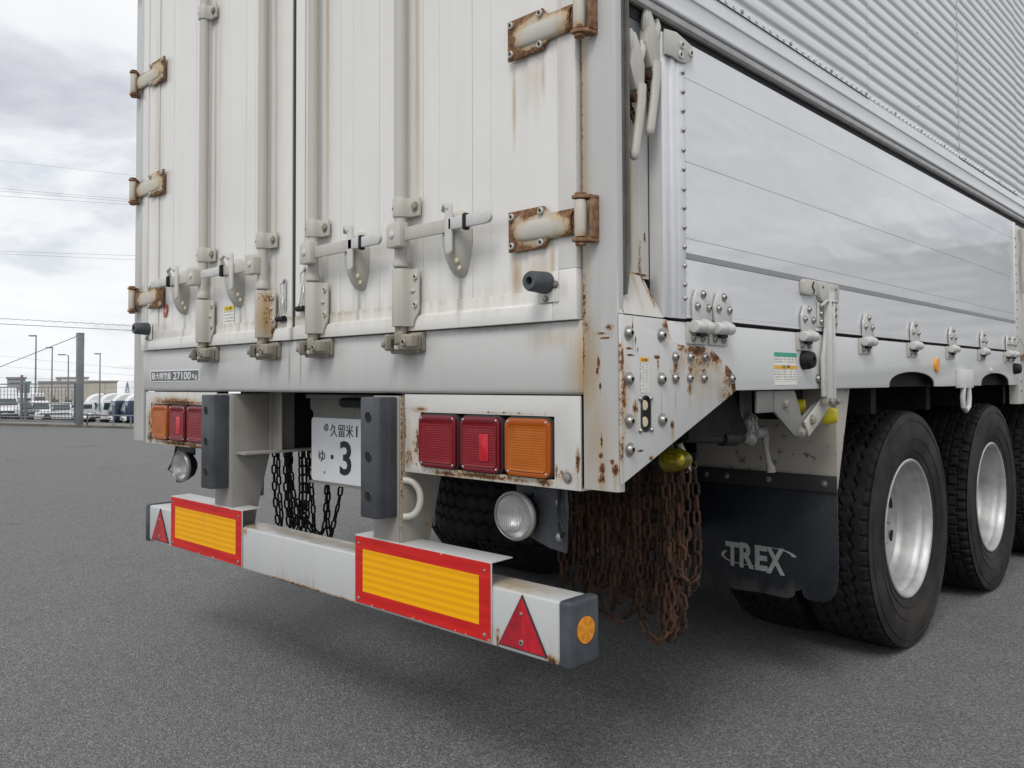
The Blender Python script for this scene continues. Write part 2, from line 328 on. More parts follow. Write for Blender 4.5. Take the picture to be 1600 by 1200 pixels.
M['plate_white'] = plain('white_plate', (.80, .82, .85), .35, 0, .03, 12)
M['plate_green'] = plain('plate_green', (.006, .022, .016), .4)
M['white_ink'] = plain('white_ink', (.75, .76, .77), .5)
M['black_ink'] = plain('black_ink', (.03, .03, .03), .6)
M['panel_grey'] = plain('dark_grey_sign', (.10, .11, .12), .4)
M['cream'] = plain('cream_lens', (.62, .53, .36), .3)
M['yellow_lens'] = NT('yellow_lamp_lens').put(Base_Color=(.93, .80, .05, 1), Roughness=.06, Transmission_Weight=.85, IOR=1.3, Coat_Weight=.5)
M['yellow_plastic'] = plain('yellow_plastic', (.70, .58, .02), .4)
M['clear_lens'] = NT('ribbed_clear_lens').put(Base_Color=(.90, .91, .91, 1), Roughness=.16, Transmission_Weight=.92, IOR=1.25)
M['chrome'] = plain('lamp_reflector', (.62, .62, .62), .32, .8)
M['lamp_ring'] = plain('grey_lamp_ring', (.33, .33, .325), .35, .3)
def sticker(name, bands, lines=True, body=(.78, .77, .72), nlines=14, vertical=False):
    n = NT(name); x, y, z = n.sepz(n.gen())
    c = body
    if lines:
        t = y if vertical else z
        a = n.math('FRACT', n.math('MULTIPLY', t, float(nlines)))
        on = n.math('MULTIPLY', n.math('LESS_THAN', a, .45), n.math('GREATER_THAN', n.noise(n.scaled(n.pos(), (260, 260, 60) if not vertical else (60, 60, 400)), 1, 2), .47))
        c = n.mix(n.math('MULTIPLY', on, .75), body, (.16, .16, .16))
    for (a, b, col) in bands:
        k = n.math('MULTIPLY', n.math('GREATER_THAN', z, a), n.math('LESS_THAN', z, b))
        c = n.mix(k, c, col)
    return n.put(Base_Color=c, Roughness=.45)
ORG = (.78, .43, .03)
M['stk_yellow'] = sticker('caution_sticker', [(.79, 1.1, (.76, .60, .07))], nlines=7)
M['stk_orange'] = sticker('caution_label_tall', [(.87, 1.1, ORG)], nlines=6, vertical=True)
M['stk_green'] = sticker('notice_label', [(.87, 1.1, (.05, .36, .24)), (.49, .60, ORG), (.60, .65, (.78, .77, .72)), (-.1, .1, (.78, .77, .72))], nlines=13)
M['stk_red'] = plain('round_red_sticker', (.42, .10, .07), .5)

def tyre_mat():
    n = NT('tyre_rubber'); p = n.pos(); f = n.noise(p, 9, 6, .65); g = n.noise(p, 160, 3)
    c = n.mix(n.smooth(f, .3, .75), (.007, .007, .0085), (.022, .022, .0225))
    n.bump(g, .15, .002)
    return n.put(Base_Color=c, Roughness=.7, Specular_IOR_Level=.18)
M['tyre'] = tyre_mat()
def side_mat():
    n = NT('tyre_sidewall'); p = n.pos(); f = n.noise(p, 5, 6, .65); g = n.noise(p, 160, 3)
    c = n.mix(n.smooth(f, .3, .75), (.011, .0105, .010), (.048, .043, .039))
    n.bump(g, .1, .002)
    return n.put(Base_Color=c, Roughness=.65, Specular_IOR_Level=.22)
M['sidewall'] = side_mat()
def asphalt():
    n = NT('worn_asphalt'); p = n.pos()
    v = n.vor(p, 215, 'F1', 'Color'); d = n.vor(p, 215, 'F1', 'Distance')
    v2 = n.vor(p, 520, 'F1', 'Color')
    big = n.noise(p, .55, 4, .6); mid = n.noise(p, 5, 4, .6)
    r = n.sepz(v)[0]; r2 = n.sepz(v2)[0]
    t = n.math('ADD', n.math('MULTIPLY', r, .72), n.math('MULTIPLY', r2, .28))
    c = n.mix(n.smooth(t, .12, .95), (.098, .100, .102), (.292, .293, .290))
    c = n.mix(n.smooth(r, .965, .99), c, (.40, .395, .385))
    c = n.mix(n.smooth(r2, .10, .03), c, (.035, .035, .036))
    c = n.mix(n.math('MULTIPLY', n.smooth(big, .35, .7), .45), c, n.mix(.35, c, (.215, .213, .207)))
    c = n.mix(n.math('MULTIPLY', n.smooth(mid, .5, .75), .3), c, (.115, .116, .118))
    oil = n.noise(n.scaled(p, (1, 1.0, 1)), 1.3, 6, .62, .6)
    c = n.mix(n.math('MULTIPLY', n.smooth(oil, .60, .74), .38), c, (.075, .076, .078))
    n.bump(n.math('ADD', n.math('MULTIPLY', d, -1.6), n.math('MULTIPLY', r, .7)), .7, .005)
    return n.put(Base_Color=c, Roughness=.85, Specular_IOR_Level=.3)
M['asphalt'] = asphalt()
M['grass_far'] = plain('rough_lot_ground', (.16, .16, .14), .9, 0, .2, .2)
M['kerb'] = plain('stained_concrete', (.12, .10, .08), .85, 0, .35, 3)
M['fence'] = plain('grey_painted_steel', (.19, .20, .22), .5, .2, .12, 3)
M['wire'] = plain('dull_wire', (.17, .18, .20), .6)
M['cable'] = plain('power_cable', (.16, .17, .19), .7)
M['car_white'] = plain('white_car_paint', (.74, .75, .75), .25, Coat_Weight=.5)
M['car_dark'] = plain('dark_car_paint', (.05, .055, .065), .3, Coat_Weight=.5)
M['car_navy'] = plain('navy_cab_paint', (.010, .025, .085), .3, Coat_Weight=.5)
M['car_maroon'] = plain('maroon_paint', (.13, .03, .045), .4)
M['car_grey'] = plain('grey_paint', (.30, .31, .33), .4)
M['glass'] = plain('vehicle_glass', (.05, .075, .08), .08)
M['glass_pale'] = plain('pale_windscreen', (.20, .27, .27), .1)
M['beige_wall'] = plain('beige_cladding', (.46, .43, .37), .7, 0, .05, .4)
M['beige_roof'] = plain('grey_roof_edge', (.27, .265, .26), .7)
M['grey_wall'] = plain('mauve_grey_wall', (.30, .30, .33), .7)
M['white_wall'] = plain('white_wall', (.62, .62, .61), .7)
M['green'] = plain('muted_green', (.12, .22, .16), .7)
M['leaf'] = plain('hedge_leaf', (.12, .14, .11), .7, 0, .4, .8)
M['wall_clad'] = plain('pale_corrugated_cladding', (.55, .555, .56), .5, 0, .05, .5)
M['roof_grey'] = plain('slate_grey_roof', (.40, .42, .46), .5)

# ------------------------------------------------------------------ mesh builder
class MB:
    def __init__(s): s.bm = bmesh.new(); s.mi = 0
    def face(s, vs, mi=None):
        try: f = s.bm.faces.new(vs)
        except ValueError: return None
        f.material_index = s.mi if mi is None else mi
        return f
    def verts(s, pts): return [s.bm.verts.new(Vector(p)) for p in pts]
    def hexa(s, p):      # p: 8 points, bottom 0-3 ccw, top 4-7
        v = s.verts(p)
        for q in ((3, 2, 1, 0), (4, 5, 6, 7), (0, 1, 5, 4), (1, 2, 6, 5), (2, 3, 7, 6), (3, 0, 4, 7)): s.face([v[i] for i in q])
        return s
    def box(s, a, b):
        (x0, y0, z0), (x1, y1, z1) = [min(i, j) for i, j in zip(a, b)], [max(i, j) for i, j in zip(a, b)]
        return s.hexa([(x0, y0, z0), (x1, y0, z0), (x1, y1, z0), (x0, y1, z0), (x0, y0, z1), (x1, y0, z1), (x1, y1, z1), (x0, y1, z1)])
    def obox(s, c, ax, ay, az):
        c, ax, ay, az = map(Vector, (c, ax, ay, az))
        return s.hexa([c-ax-ay-az, c+ax-ay-az, c+ax+ay-az, c-ax+ay-az, c-ax-ay+az, c+ax-ay+az, c+ax+ay+az, c-ax+ay+az])
    def prism(s, pts, ax, lo, hi):
        def mk(p, t): return {'X': (t, p[0], p[1]), 'Y': (p[0], t, p[1]), 'Z': (p[0], p[1], t)}[ax]
        a = s.verts([mk(p, lo) for p in pts]); b = s.verts([mk(p, hi) for p in pts]); n = len(pts)
        s.face(a); s.face(b[::-1])
        for i in range(n): s.face([a[i], b[i], b[(i+1) % n], a[(i+1) % n]])
        return s
    def ring(s, o, i, ax, lo, hi):
        """flat frame: outer and inner loops of equal length"""
        def mk(p, t): return {'X': (t, p[0], p[1]), 'Y': (p[0], t, p[1]), 'Z': (p[0], p[1], t)}[ax]
        A = s.verts([mk(p, lo) for p in o]); B = s.verts([mk(p, lo) for p in i]); C_ = s.verts([mk(p, hi) for p in o]); D = s.verts([mk(p, hi) for p in i]); n = len(o)
        for k in range(n):
            l = (k+1) % n
            s.face([A[k], A[l], B[l], B[k]]); s.face([C_[l], C_[k], D[k], D[l]]); s.face([A[l], A[k], C_[k], C_[l]]); s.face([B[k], B[l], D[l], D[k]])
        return s
    def cyl(s, p0, p1, r0, r1=None, n=14, cap0=True, cap1=True):
        p0, p1 = Vector(p0), Vector(p1); r1 = r0 if r1 is None else r1
        d = (p1-p0).normalized(); a = d.orthogonal().normalized(); b = d.cross(a)
        A = s.verts([p0+(a*math.cos(t)+b*math.sin(t))*r0 for t in [2*math.pi*k/n for k in range(n)]])
        B = s.verts([p1+(a*math.cos(t)+b*math.sin(t))*r1 for t in [2*math.pi*k/n for k in range(n)]])
        for k in range(n): s.face([A[k], A[(k+1) % n], B[(k+1) % n], B[k]])
        if cap0: s.face(A[::-1])
        if cap1: s.face(B)
        return s
    def lathe(s, prof, o, d, n=24, a=None, close=False):
        """prof: (radius, along) points"""
        o, d = Vector(o), Vector(d).normalized(); a = d.orthogonal().normalized() if a is None else Vector(a); b = d.cross(a)
        rows = []
        for (r, h) in prof:
            if r < 1e-6: rows.append([s.bm.verts.new(o+d*h)])
            else: rows.append(s.verts([o+d*h+(a*math.cos(2*math.pi*k/n)+b*math.sin(2*math.pi*k/n))*r for k in range(n)]))
        for i in range(len(rows)-1):
            p, q = rows[i], rows[i+1]
            for k in range(n):
                l = (k+1) % n
                if len(p) == 1 and len(q) == 1: continue
                if len(p) == 1: s.face([p[0], q[l], q[k]])
                elif len(q) == 1: s.face([p[k], p[l], q[0]])
                else: s.face([p[k], p[l], q[l], q[k]])
        return s
    def tube(s, pts, r, n=8, closed=False, flat=None):
        pts = [Vector(p) for p in pts]; N = len(pts); rows = []; ref = None
        for i, p in enumerate(pts):
            if closed: t = (pts[(i+1) % N]-pts[i-1]).normalized()
            else: t = (pts[min(i+1, N-1)]-pts[max(i-1, 0)]).normalized()
            if ref is None: ref = t.orthogonal().normalized()
            ref = (ref-t*ref.dot(t)).normalized(); b = t.cross(ref)
            rr = r[i] if isinstance(r, (list, tuple)) else r
            rows.append(s.verts([p+(ref*math.cos(2*math.pi*k/n)+b*math.sin(2*math.pi*k/n))*rr for k in range(n)]))
        for i in range(N if closed else N-1):
            p, q = rows[i], rows[(i+1) % N]
            for k in range(n): s.face([p[k], p[(k+1) % n], q[(k+1) % n], q[k]])
        if not closed: s.face(rows[0][::-1]); s.face(rows[-1])
        return s
    def ellipsoid(s, c, rx, ry, rz, nu=16, nv=10):
        prof = []
        c = Vector(c); rows = []
        for i in range(nv+1):
            ph = math.pi*i/nv
            if i in (0, nv): rows.append([s.bm.verts.new(c+Vector((0, 0, -rz*math.cos(ph))))])
            else: rows.append(s.verts([c+Vector((rx*math.sin(ph)*math.cos(2*math.pi*k/nu), ry*math.sin(ph)*math.sin(2*math.pi*k/nu), -rz*math.cos(ph))) for k in range(nu)]))
        for i in range(nv):
            p, q = rows[i], rows[i+1]
            for k in range(nu):
                l = (k+1) % nu
                if len(p) == 1: s.face([p[0], q[l], q[k]])
                elif len(q) == 1: s.face([p[k], p[l], q[0]])
                else: s.face([p[k], p[l], q[l], q[k]])
        return s
    def mesh(s, name, mats, bevel=0.0, ang=35, origin=None, seg=2):
        bm = s.bm
        bmesh.ops.recalc_face_normals(bm, faces=bm.faces)
        if bevel:
            bm.edges.ensure_lookup_table()
            es = [e for e in bm.edges if len(e.link_faces) == 2 and e.calc_face_angle(0) > R(30)]
            bmesh.ops.bevel(bm, geom=es, offset=bevel, offset_type='OFFSET', segments=seg, profile=.5, affect='EDGES', clamp_overlap=True)
        for f in bm.faces: f.smooth = True
        for e in bm.edges:
            e.smooth = not (len(e.link_faces) != 2 or e.calc_face_angle(0) > R(ang))
        if origin is None:
            c = [v.co for v in bm.verts]
            lo = Vector([min(v[i] for v in c) for i in range(3)]); hi = Vector([max(v[i] for v in c) for i in range(3)])
            origin = (lo+hi)/2
        origin = Vector(origin)
        for v in bm.verts: v.co -= origin
        me = bpy.data.meshes.new(name); bm.to_mesh(me); bm.free()
        for m_ in (mats if isinstance(mats, (list, tuple)) else [mats]): me.materials.append(m_)
        return me, origin
    def build(s, name, mats, parent=None, bevel=0.0, ang=35, seg=2, **props):
        me, o = s.mesh(name, mats, bevel, ang, seg=seg)
        return put(name, me, o, parent, **props)

def world_loc(o):
    v = Vector(o.location)
    while o.parent: o = o.parent; v += Vector(o.location)
    return v
def put(name, me, loc, parent=None, rot=None, label=None, cat=None, group=None, kind=None, scale=None):
    """link a mesh object at a point given relative to the camera height"""
    o = bpy.data.objects.new(name, me); COL.objects.link(o)
    p = Vector(loc)+Vector((0, 0, H))
    if parent is not None: o.parent = parent; p -= world_loc(parent)
    o.location = p
    if rot is not None: o.rotation_euler = rot
    if scale is not None: o.scale = scale
    tag(o, label, cat, group, kind)
    return o
def tag(o, label=None, cat=None, group=None, kind=None):
    for k, v in (('label', label), ('category', cat), ('group', group), ('kind', kind)):
        if v: o[k] = v
    return o
def thing(name, loc, label, cat, group=None, parent=None):
    o = bpy.data.objects.new(name, None); COL.objects.link(o); o.empty_display_size = .1
    p = Vector(loc)+Vector((0, 0, H))
    if parent is not None: o.parent = parent; p -= world_loc(parent)
    o.location = p
    return tag(o, label, cat, group)
def node(name, loc, parent): return thing(name, loc, None, None, None, parent)

def text(name, body, org, ux, uy, width, height, mat, parent, depth=.0008, bold=0.0, shear=0.0):
    """lettering as a thin mesh, filling width x height from its lower left corner"""
    cu = bpy.data.curves.new('lettering', 'FONT'); cu.body = body; cu.size = 1; cu.extrude = .02; cu.offset = bold; cu.resolution_u = 3
    ob = bpy.data.objects.new('lettering', cu); COL.objects.link(ob)
    dg = bpy.context.evaluated_depsgraph_get()
    me = bpy.data.meshes.new_from_object(ob.evaluated_get(dg)); bpy.data.objects.remove(ob)
    xs = [v.co.x for v in me.vertices]; ys = [v.co.y for v in me.vertices]; zs = [v.co.z for v in me.vertices]
    ux, uy = Vector(ux), Vector(uy); un = ux.cross(uy); org = Vector(org)
    x0, x1, y0, y1 = min(xs), max(xs), min(ys), max(ys); z0 = min(zs); zr = (max(zs)-z0) or 1
    mid = org+ux*width/2+uy*height/2
    for v in me.vertices:
        a = (v.co.x-x0)/(x1-x0)*width; b = (v.co.y-y0)/(y1-y0)*height
        v.co = org+ux*(a+shear*(b-height/2))+uy*b+un*((v.co.z-z0)/zr*depth)-mid
    me.materials.clear(); me.materials.append(mat)
    return put(name, me, mid, parent)

_bolts = {}
def bolt(parent, loc, d, r=.011, h=.008, kind='dome', name='bolt', mat=None):
    """bolt head whose axis is d; kinds: dome with socket on a washer, hex, rivet"""
    key = (kind, round(r, 4), round(h, 4), tuple(round(v, 3) for v in d), (mat or M['bolt']).name)
    if key not in _bolts:
        b = MB(); d_ = Vector(d)
        if kind == 'dome':
            b.lathe([(0, 0), (r*1.35, 0), (r*1.35, h*.22), (r, h*.25), (r*.96, h*.55), (r*.72, h*.9), (r*.42, h), (r*.40, h*.98)], (0, 0, 0), d_, 14)
            b.mi = 1; b.lathe([(r*.40, h*.98), (r*.36, h*.6), (0, h*.6)], (0, 0, 0), d_, 6)
        elif kind == 'hex':
            b.lathe([(0, 0), (r*1.35, 0), (r*1.35, h*.2), (r*1.0, h*.22)], (0, 0, 0), d_, 14)
            b.lathe([(r, h*.2), (r, h*.9), (r*.85, h), (0, h)], (0, 0, 0), d_, 6)
        elif kind == 'ring':
            b.lathe([(r, 0), (r, h*.6), (r*.75, h), (r*.55, h*.9), (r*.5, h*.35)], (0, 0, 0), d_, 14)
            b.mi = 1; b.lathe([(r*.5, h*.35), (0, h*.35)], (0, 0, 0), d_, 14)
        else:
            b.lathe([(0, 0), (r, 0), (r*.92, h*.5), (r*.55, h*.9), (0, h)], (0, 0, 0), d_, 10)
        me, _ = b.mesh(name, [mat or M['bolt'], M['hole']], origin=(0, 0, 0))
        _bolts[key] = me
    return put(name, _bolts[key], loc, parent)

def rrect(x0, x1, z0, z1, r, n=4):
    p = []
    for cx, cz, a in ((x1-r, z1-r, 0), (x0+r, z1-r, 90), (x0+r, z0+r, 180), (x1-r, z0+r, 270)):
        for k in range(n+1):
            t = R(a+90*k/n); p.append((cx+r*math.cos(t), cz+r*math.sin(t)))
    return p
# ------------------------------------------------------------------ ground
A_, B_ = Vector((-21.8, 4.8)), Vector((-17.0, 6.4))
kt = (B_-A_).normalized(); kn = Vector((-kt.y, kt.x))           # along the kerb, away from the camera
u0 = A_.dot(kn)
LOW = [(u0, -H), (u0+.3, -H-.03), (38.2, -2.70), (67.6, -4.66), (75, -5.0), (2600, -41.9)]
def ground_sheet():
    b = MB(); us = [-400, -40, -12, u0-14, u0-6, u0]; vs = [-900, -200, -60, -30, -14, 0, 14, 30, 60, 200, 900]
    grid = [[b.bm.verts.new((kn*u+kt*v).to_3d()+Vector((0, 0, -H))) for v in vs] for u in us]
    for i in range(len(us)-1):
        for j in range(len(vs)-1): b.face([grid[i][j], grid[i][j+1], grid[i+1][j+1], grid[i+1][j]])
    b.build('ground', M['asphalt'], kind='structure')
    b = MB(); prof = LOW
    grid = [[b.bm.verts.new((kn*u+kt*v).to_3d()+Vector((0, 0, z))) for v in (-1500, -200, 0, 200, 1500)] for u, z in prof]
    for i in range(len(prof)-1):
        for j in range(4): b.face([grid[i][j], grid[i][j+1], grid[i+1][j+1], grid[i+1][j]])
    b.build('lower_ground', M['grass_far'], kind='structure')
ground_sheet()

# ------------------------------------------------------------------ the trailer
T = thing('semi_trailer', (0, .2, -H), 'dirty white box trailer parked with its rust-streaked rear corner nearest', 'trailer')
LEN, TOP, XR, XL = 8.6, 2.72, 1.243, -1.259
# box shell (closed body behind the doors and side panels)
b = MB(); b.box((XL, .045, -.02), (1.19, LEN, .06)); b.box((XL, .045, TOP-.05), (1.19, LEN, TOP)); b.box((XL, .045, .06), (XL+.05, LEN, TOP-.05)); b.box((XL+.05, LEN-.05, .06), (1.19, LEN, TOP-.05))
b.build('box_body', M['wing'], T, .004)
# rear sill and corner posts
b = MB(); b.prism([(0, .1365), (.10, .1365), (.10, -.022), (.022, -.022), (.012, -.027), (.004, -.022), (0, -.012)], 'X', -1.165, 1.1495)
b.build('rear_sill', M['frame'], T, .0015)
def post(s):
    x0, x1 = (1.150, 1.243) if s > 0 else (-1.259, -1.166)
    zb = -.231
    b = MB(); b.prism([(x0, .0), (x1-.008, .0), (x1-.002, .003), (x1, .010), (x1, .022), (x0, .05)], 'Z', zb, TOP)
    return b.build('corner_post', M['frame'], T, .0015)
post(1); post(-1)
# lower part of the right post inner return, and the top header (out of frame)
b = MB(); b.box((XL+.095, .0, 2.62), (1.148, .10, TOP)); b.build('rear_header', M['frame'], T, .002)

# ---- rear doors: stiles, rails, planks
def door(s):
    D = node('rear_door', (c0+s*.57, .0, .14), T)
    X = lambda x: c0+s*x                               # mirrored positions
    zt = 2.60
    planks = [(.0105, .062), (.062, .249), (.249, .437), (.437, .626), (.626, .814), (.814, 1.003), (1.003, 1.098)]
    for i, (a, e) in enumerate(planks):
        y = -.004 if 0 < i < 6 else -.008
        bb = MB(); bb.box((X(a)+s*.0008, y, .211), (X(e)-s*.0008, .03, zt-.07)); bb.build('plank', M['door'], D, .0010, seg=1)
        if 0 < i < 6:
            g = MB(); xm = (a+e)/2-.03
            g.prism([(X(xm-.0025), y-.0006), (X(xm), y-.0010), (X(xm+.0025), y-.0006), (X(xm), y+.002)], 'Z', .212, zt-.071)
            g.build('plank_rib', M['door'], D)
    bb = MB(); bb.box((X(1.0985), -.012, .252), (X(1.1515), .03, zt)); bb.build('outer_stile', M['door'], D, .002)
    bb = MB(); bb.prism([(X(1.083), .1385), (X(1.1515), .1385), (X(1.1515), .2510), (X(1.101), .2510), (X(1.101), .2135), (X(1.083), .2135)], 'Y', -.0135, .03); bb.build('corner_casting', M['door'], D, .0015)
    bb = MB(); bb.prism([(-.016, .1385), (.03, .1385), (.03, .2105), (-.009, .2105), (-.009, .181), (-.012, .178), (-.016, .176)], 'X', X(.0098), X(1.0825)); bb.build('bottom_rail', M['door'], D, .0012)
    bb = MB(); bb.box((X(.012), -.012, zt-.069), (X(1.0975), .03, zt)); bb.build('top_rail', M['door'], D, .002)
    bb = MB(); bb.box((X(.0), -.004, .139), (X(.0095), .02, zt)); bb.build('door_seal', M['seal'], D)
    # rubber door stop on its bracket
    zc = .222; xs = X(1.072)
    bb = MB(); bb.box((xs-.030, -.018, zc-.042), (xs+.030, -.0138, zc+.026)); bb.build('stop_bracket', M['door'], D, .001)
    st = MB(); st.lathe([(.0245, 0), (.025, .01), (.0225, .052), (.019, .058), (.0095, .058), (.009, .03), (0, .03)], (xs-s*.004, -.018, zc+.002), (0, -1, 0), 22)
    st.build('rubber_stop', M['buffer'], D)
    bolt(D, (xs+s*.024, -.0182, zc-.004), (0, -1, 0), .0065, .005, 'hex', 'screw', M['screw']); bolt(D, (xs-.006, -.0182, zc-.034), (0, -1, 0), .0065, .005, 'hex', 'screw', M['screw'])
    return D
DR = door(1); DL = door(-1)
# gap behind the two leaves
b = MB(); b.box((XL+.1, .031, .139), (1.148, .044, 2.6)); b.build('door_lining', M['dark_gap'], T)

# ---- door hinges
def hinge(s, z, mat):
    X = lambda x: c0+s*x
    Hn = node('door_hinge', (X(1.02), -.02, z), T)
    zc, h = z, .0475
    xi_ = .952 if s > 0 else .935
    pl = [(xi_, zc-h), (1.063, zc-h), (1.070, zc-.036), (1.078, zc-.029), (1.162 if s > 0 else 1.192, zc-.029), (1.162 if s > 0 else 1.192, zc+.029), (1.078, zc+.029), (1.070, zc+.036), (1.063, zc+h), (xi_, zc+h)]
    bb = MB(); bb.prism([(X(a), e) for a, e in pl], 'Y', -.0195, -.0135)
    bb.build('strap', mat, Hn, .0015)
    # pressed ridge
    rows = []
    bb = MB(); n = 8
    for (x, w, d) in [(.965, .004, .001), (.975, .017, .004), (1.0, .022, .007), (1.06, .023, .008), (1.10, .026, .0095), (1.15 if s > 0 else 1.185, .027, .011)]:
        rows.append(bb.verts([(X(x), -.0199-d*(1 if s > 0 else .55)*math.sin(math.pi*k/n), zc-.004+w*math.cos(math.pi*k/n)) for k in range(n+1)]))
    for i in range(len(rows)-1):
        for k in range(n): bb.face([rows[i][k], rows[i][k+1], rows[i+1][k+1], rows[i+1][k]])
    bb.build('ridge', mat, Hn, ang=60)
    xk = X(1.178 if s > 0 else 1.205)
    bb = MB(); bb.cyl((xk, -.030, zc-.040), (xk, -.030, zc+.040), .0137, n=18); bb.build('knuckle', M['hinge_faint'], Hn, .001)
    bb = MB(); bb.cyl((xk, -.030, zc-.058), (xk, -.030, zc-.0515), .012, n=12); bb.build('pin_nut', M['knuckle'], Hn, .001)
    bb = MB(); bb.cyl((xk, -.030, zc+.0515), (xk, -.030, zc+.056), .013, n=12); bb.build('pin_head', M['knuckle'], Hn, .001)
    bb = MB()
    for zz in (zc-.0465, zc+.0465):
        bb.prism([(xk-s*.014, -.044), (xk+s*.006, -.046), (xk+s*.024, -.030), (xk+s*.028, -.001), (xk+s*.010, -.001), (xk-s*.014, -.018)], 'Z', zz-.004, zz+.004)
    bb.box((xk+s*.022, -.028, zc-.0420), (xk+s*.028, -.001, zc+.0420))
    bb.build('bracket', M['knuckle'], Hn, .0012)
    for (x, dz) in ((xi_+.013, -.034), (xi_+.013, .034), (1.056, -.036), (1.056, .036)):
        bolt(Hn, (X(x), -.0212, zc+dz), (0, -1, 0), .0085, .006, 'ring', 'bolt', M['hard'])
for k in range(5):
    hinge(1, .352+.4521*k, M['hinge']); hinge(-1, .352+.4521*k, M['hinge_faint'] if k else M['hinge'])

# ---- locking rods with clamps, housings and keepers
YR = -.032
def rod(x, s, i):
    RD = node('locking_rod', (c0+x, YR, .1), T); X0 = c0+x; hm = M['hard_rust'] if i == 1 else M['hard']
    bb = MB(); bb.cyl((X0, YR, .318), (X0, YR, 2.55), .0167, n=24); bb.build('pole', M['hard'], RD)
    bb = MB(); bb.lathe([(.0167, 0), (.0215, .004), (.022, .012), (.018, .024), (.0167, .03)], (X0, YR, .306), (0, 0, 1), 24); bb.build('collar', M['hard'], RD)
    for zc in (.4655, 1.35, 2.2):
        bb = MB(); n = 10
        pr = [(X0-.031, .0-.012)] + [(X0+.0285*math.cos(t), YR+.0285*math.sin(t)) for t in [math.pi-(-math.pi)*k/n for k in range(n+1)]]
        pr += [(X0+.062, YR+.004), (X0+.062, -.012)]
        bb.prism([(X0-.0215, -.012)] + [(X0+.0215*math.cos(math.pi+math.pi*k/n), YR+.0215*math.sin(math.pi+math.pi*k/n)) for k in range(n+1)] + [(X0+.027, -.020), (X0+.061, -.020), (X0+.061, -.012)], 'Z', zc-.025, zc+.025)
        bb.build('clamp', M['hard'], RD, .0018)
        bolt(RD, (X0+.046, -.0202, zc), (0, -1, 0), .010, .008, 'hex', 'bolt', M['grimy'])
        bolt(RD, (X0-.0135, YR-.0170, zc-.002), (-.6, -.8, 0), .0045, .0015, 'rivet', 'bolt', M['hole'])
    # lower housing: half round cover with a flange on its right
    bb = MB(); n = 12; hr = .0235
    arc = [(X0+hr*math.cos(math.pi+math.pi*k/n), YR+hr*math.sin(math.pi+math.pi*k/n)) for k in range(n+1)]
    bb.prism([(X0-hr, -.016)] + arc + [(X0+hr+.003, -.022), (X0+hr+.006, -.016)], 'Z', .150, .303)
    bb.prism([(X0+.0235, .150), (X0+.038, .150), (X0+.042, .165), (X0+.058, .185), (X0+.061, .196), (X0+.061, .291), (X0+.055, .301), (X0+.0235, .301)], 'Y', -.0225, -.0165)
    bb.ellipsoid((X0+.039, -.023, .243), .010, .006, .006, 10, 6)
    bb.build('housing', hm, RD, .0014)
    for dz in (.279, .206): bolt(RD, (X0+.050, -.0227, dz), (0, -1, 0), .0085, .006, 'ring', 'bolt', M['hard'])
    bb = MB(); bb.cyl((X0+.001, YR, .126), (X0+.001, YR, .150), .015, .0165, n=16); bb.build('cam_neck', M['grimy'], RD)
    # keeper on the sill
    K = MB(); z0, z1 = .083, .130
    K.box((X0-.052, -.018, z0), (X0+.068, -.0005, z1+.004))
    K.prism([(X0-.060, -.020), (X0-.046, -.052), (X0-.030, -.060), (X0-.026, -.020)], 'Z', z0+.004, z1)
    K.prism([(X0+.012, -.020), (X0+.016, -.056), (X0+.040, -.060), (X0+.066, -.044), (X0+.072, -.020)], 'Z', z0+.004, z1-.002)
    K.prism([(X0-.016, -.020), (X0-.012, -.046), (X0+.026, -.064), (X0+.034, -.050), (X0+.008, -.020)], 'Z', z0+.018, z1+.006)
    K.box((X0+.050, -.060, z0+.010), (X0+.074, -.030, z1-.004)); K.box((X0-.050, -.030, z0-.004), (X0+.066, -.018, z0+.010))
    K.build('keeper', M['grimy'], RD, .0055, seg=3)
    bb = MB(); bb.box((X0-.024, -.0455, z0+.014), (X0+.008, -.0185, z0+.034)); bb.build('keeper_slot', M['dark_gap'], RD)
    bolt(RD, (X0+.046, -.0575, .106), (0, -1, 0), .010, .007, 'ring', 'bolt', M['grimy']); bolt(RD, (X0-.045, -.053, .104), (-.5, -.85, 0), .008, .007, 'hex', 'bolt', M['grimy'])
    bb = MB(); bb.box((X0-.010, -.048, z0+.006), (X0+.014, -.021, z0+.018)); bb.build('cam_tongue', M['hard'], RD, .002)
for i, (x, s) in enumerate(RODS): rod(x, s, i)

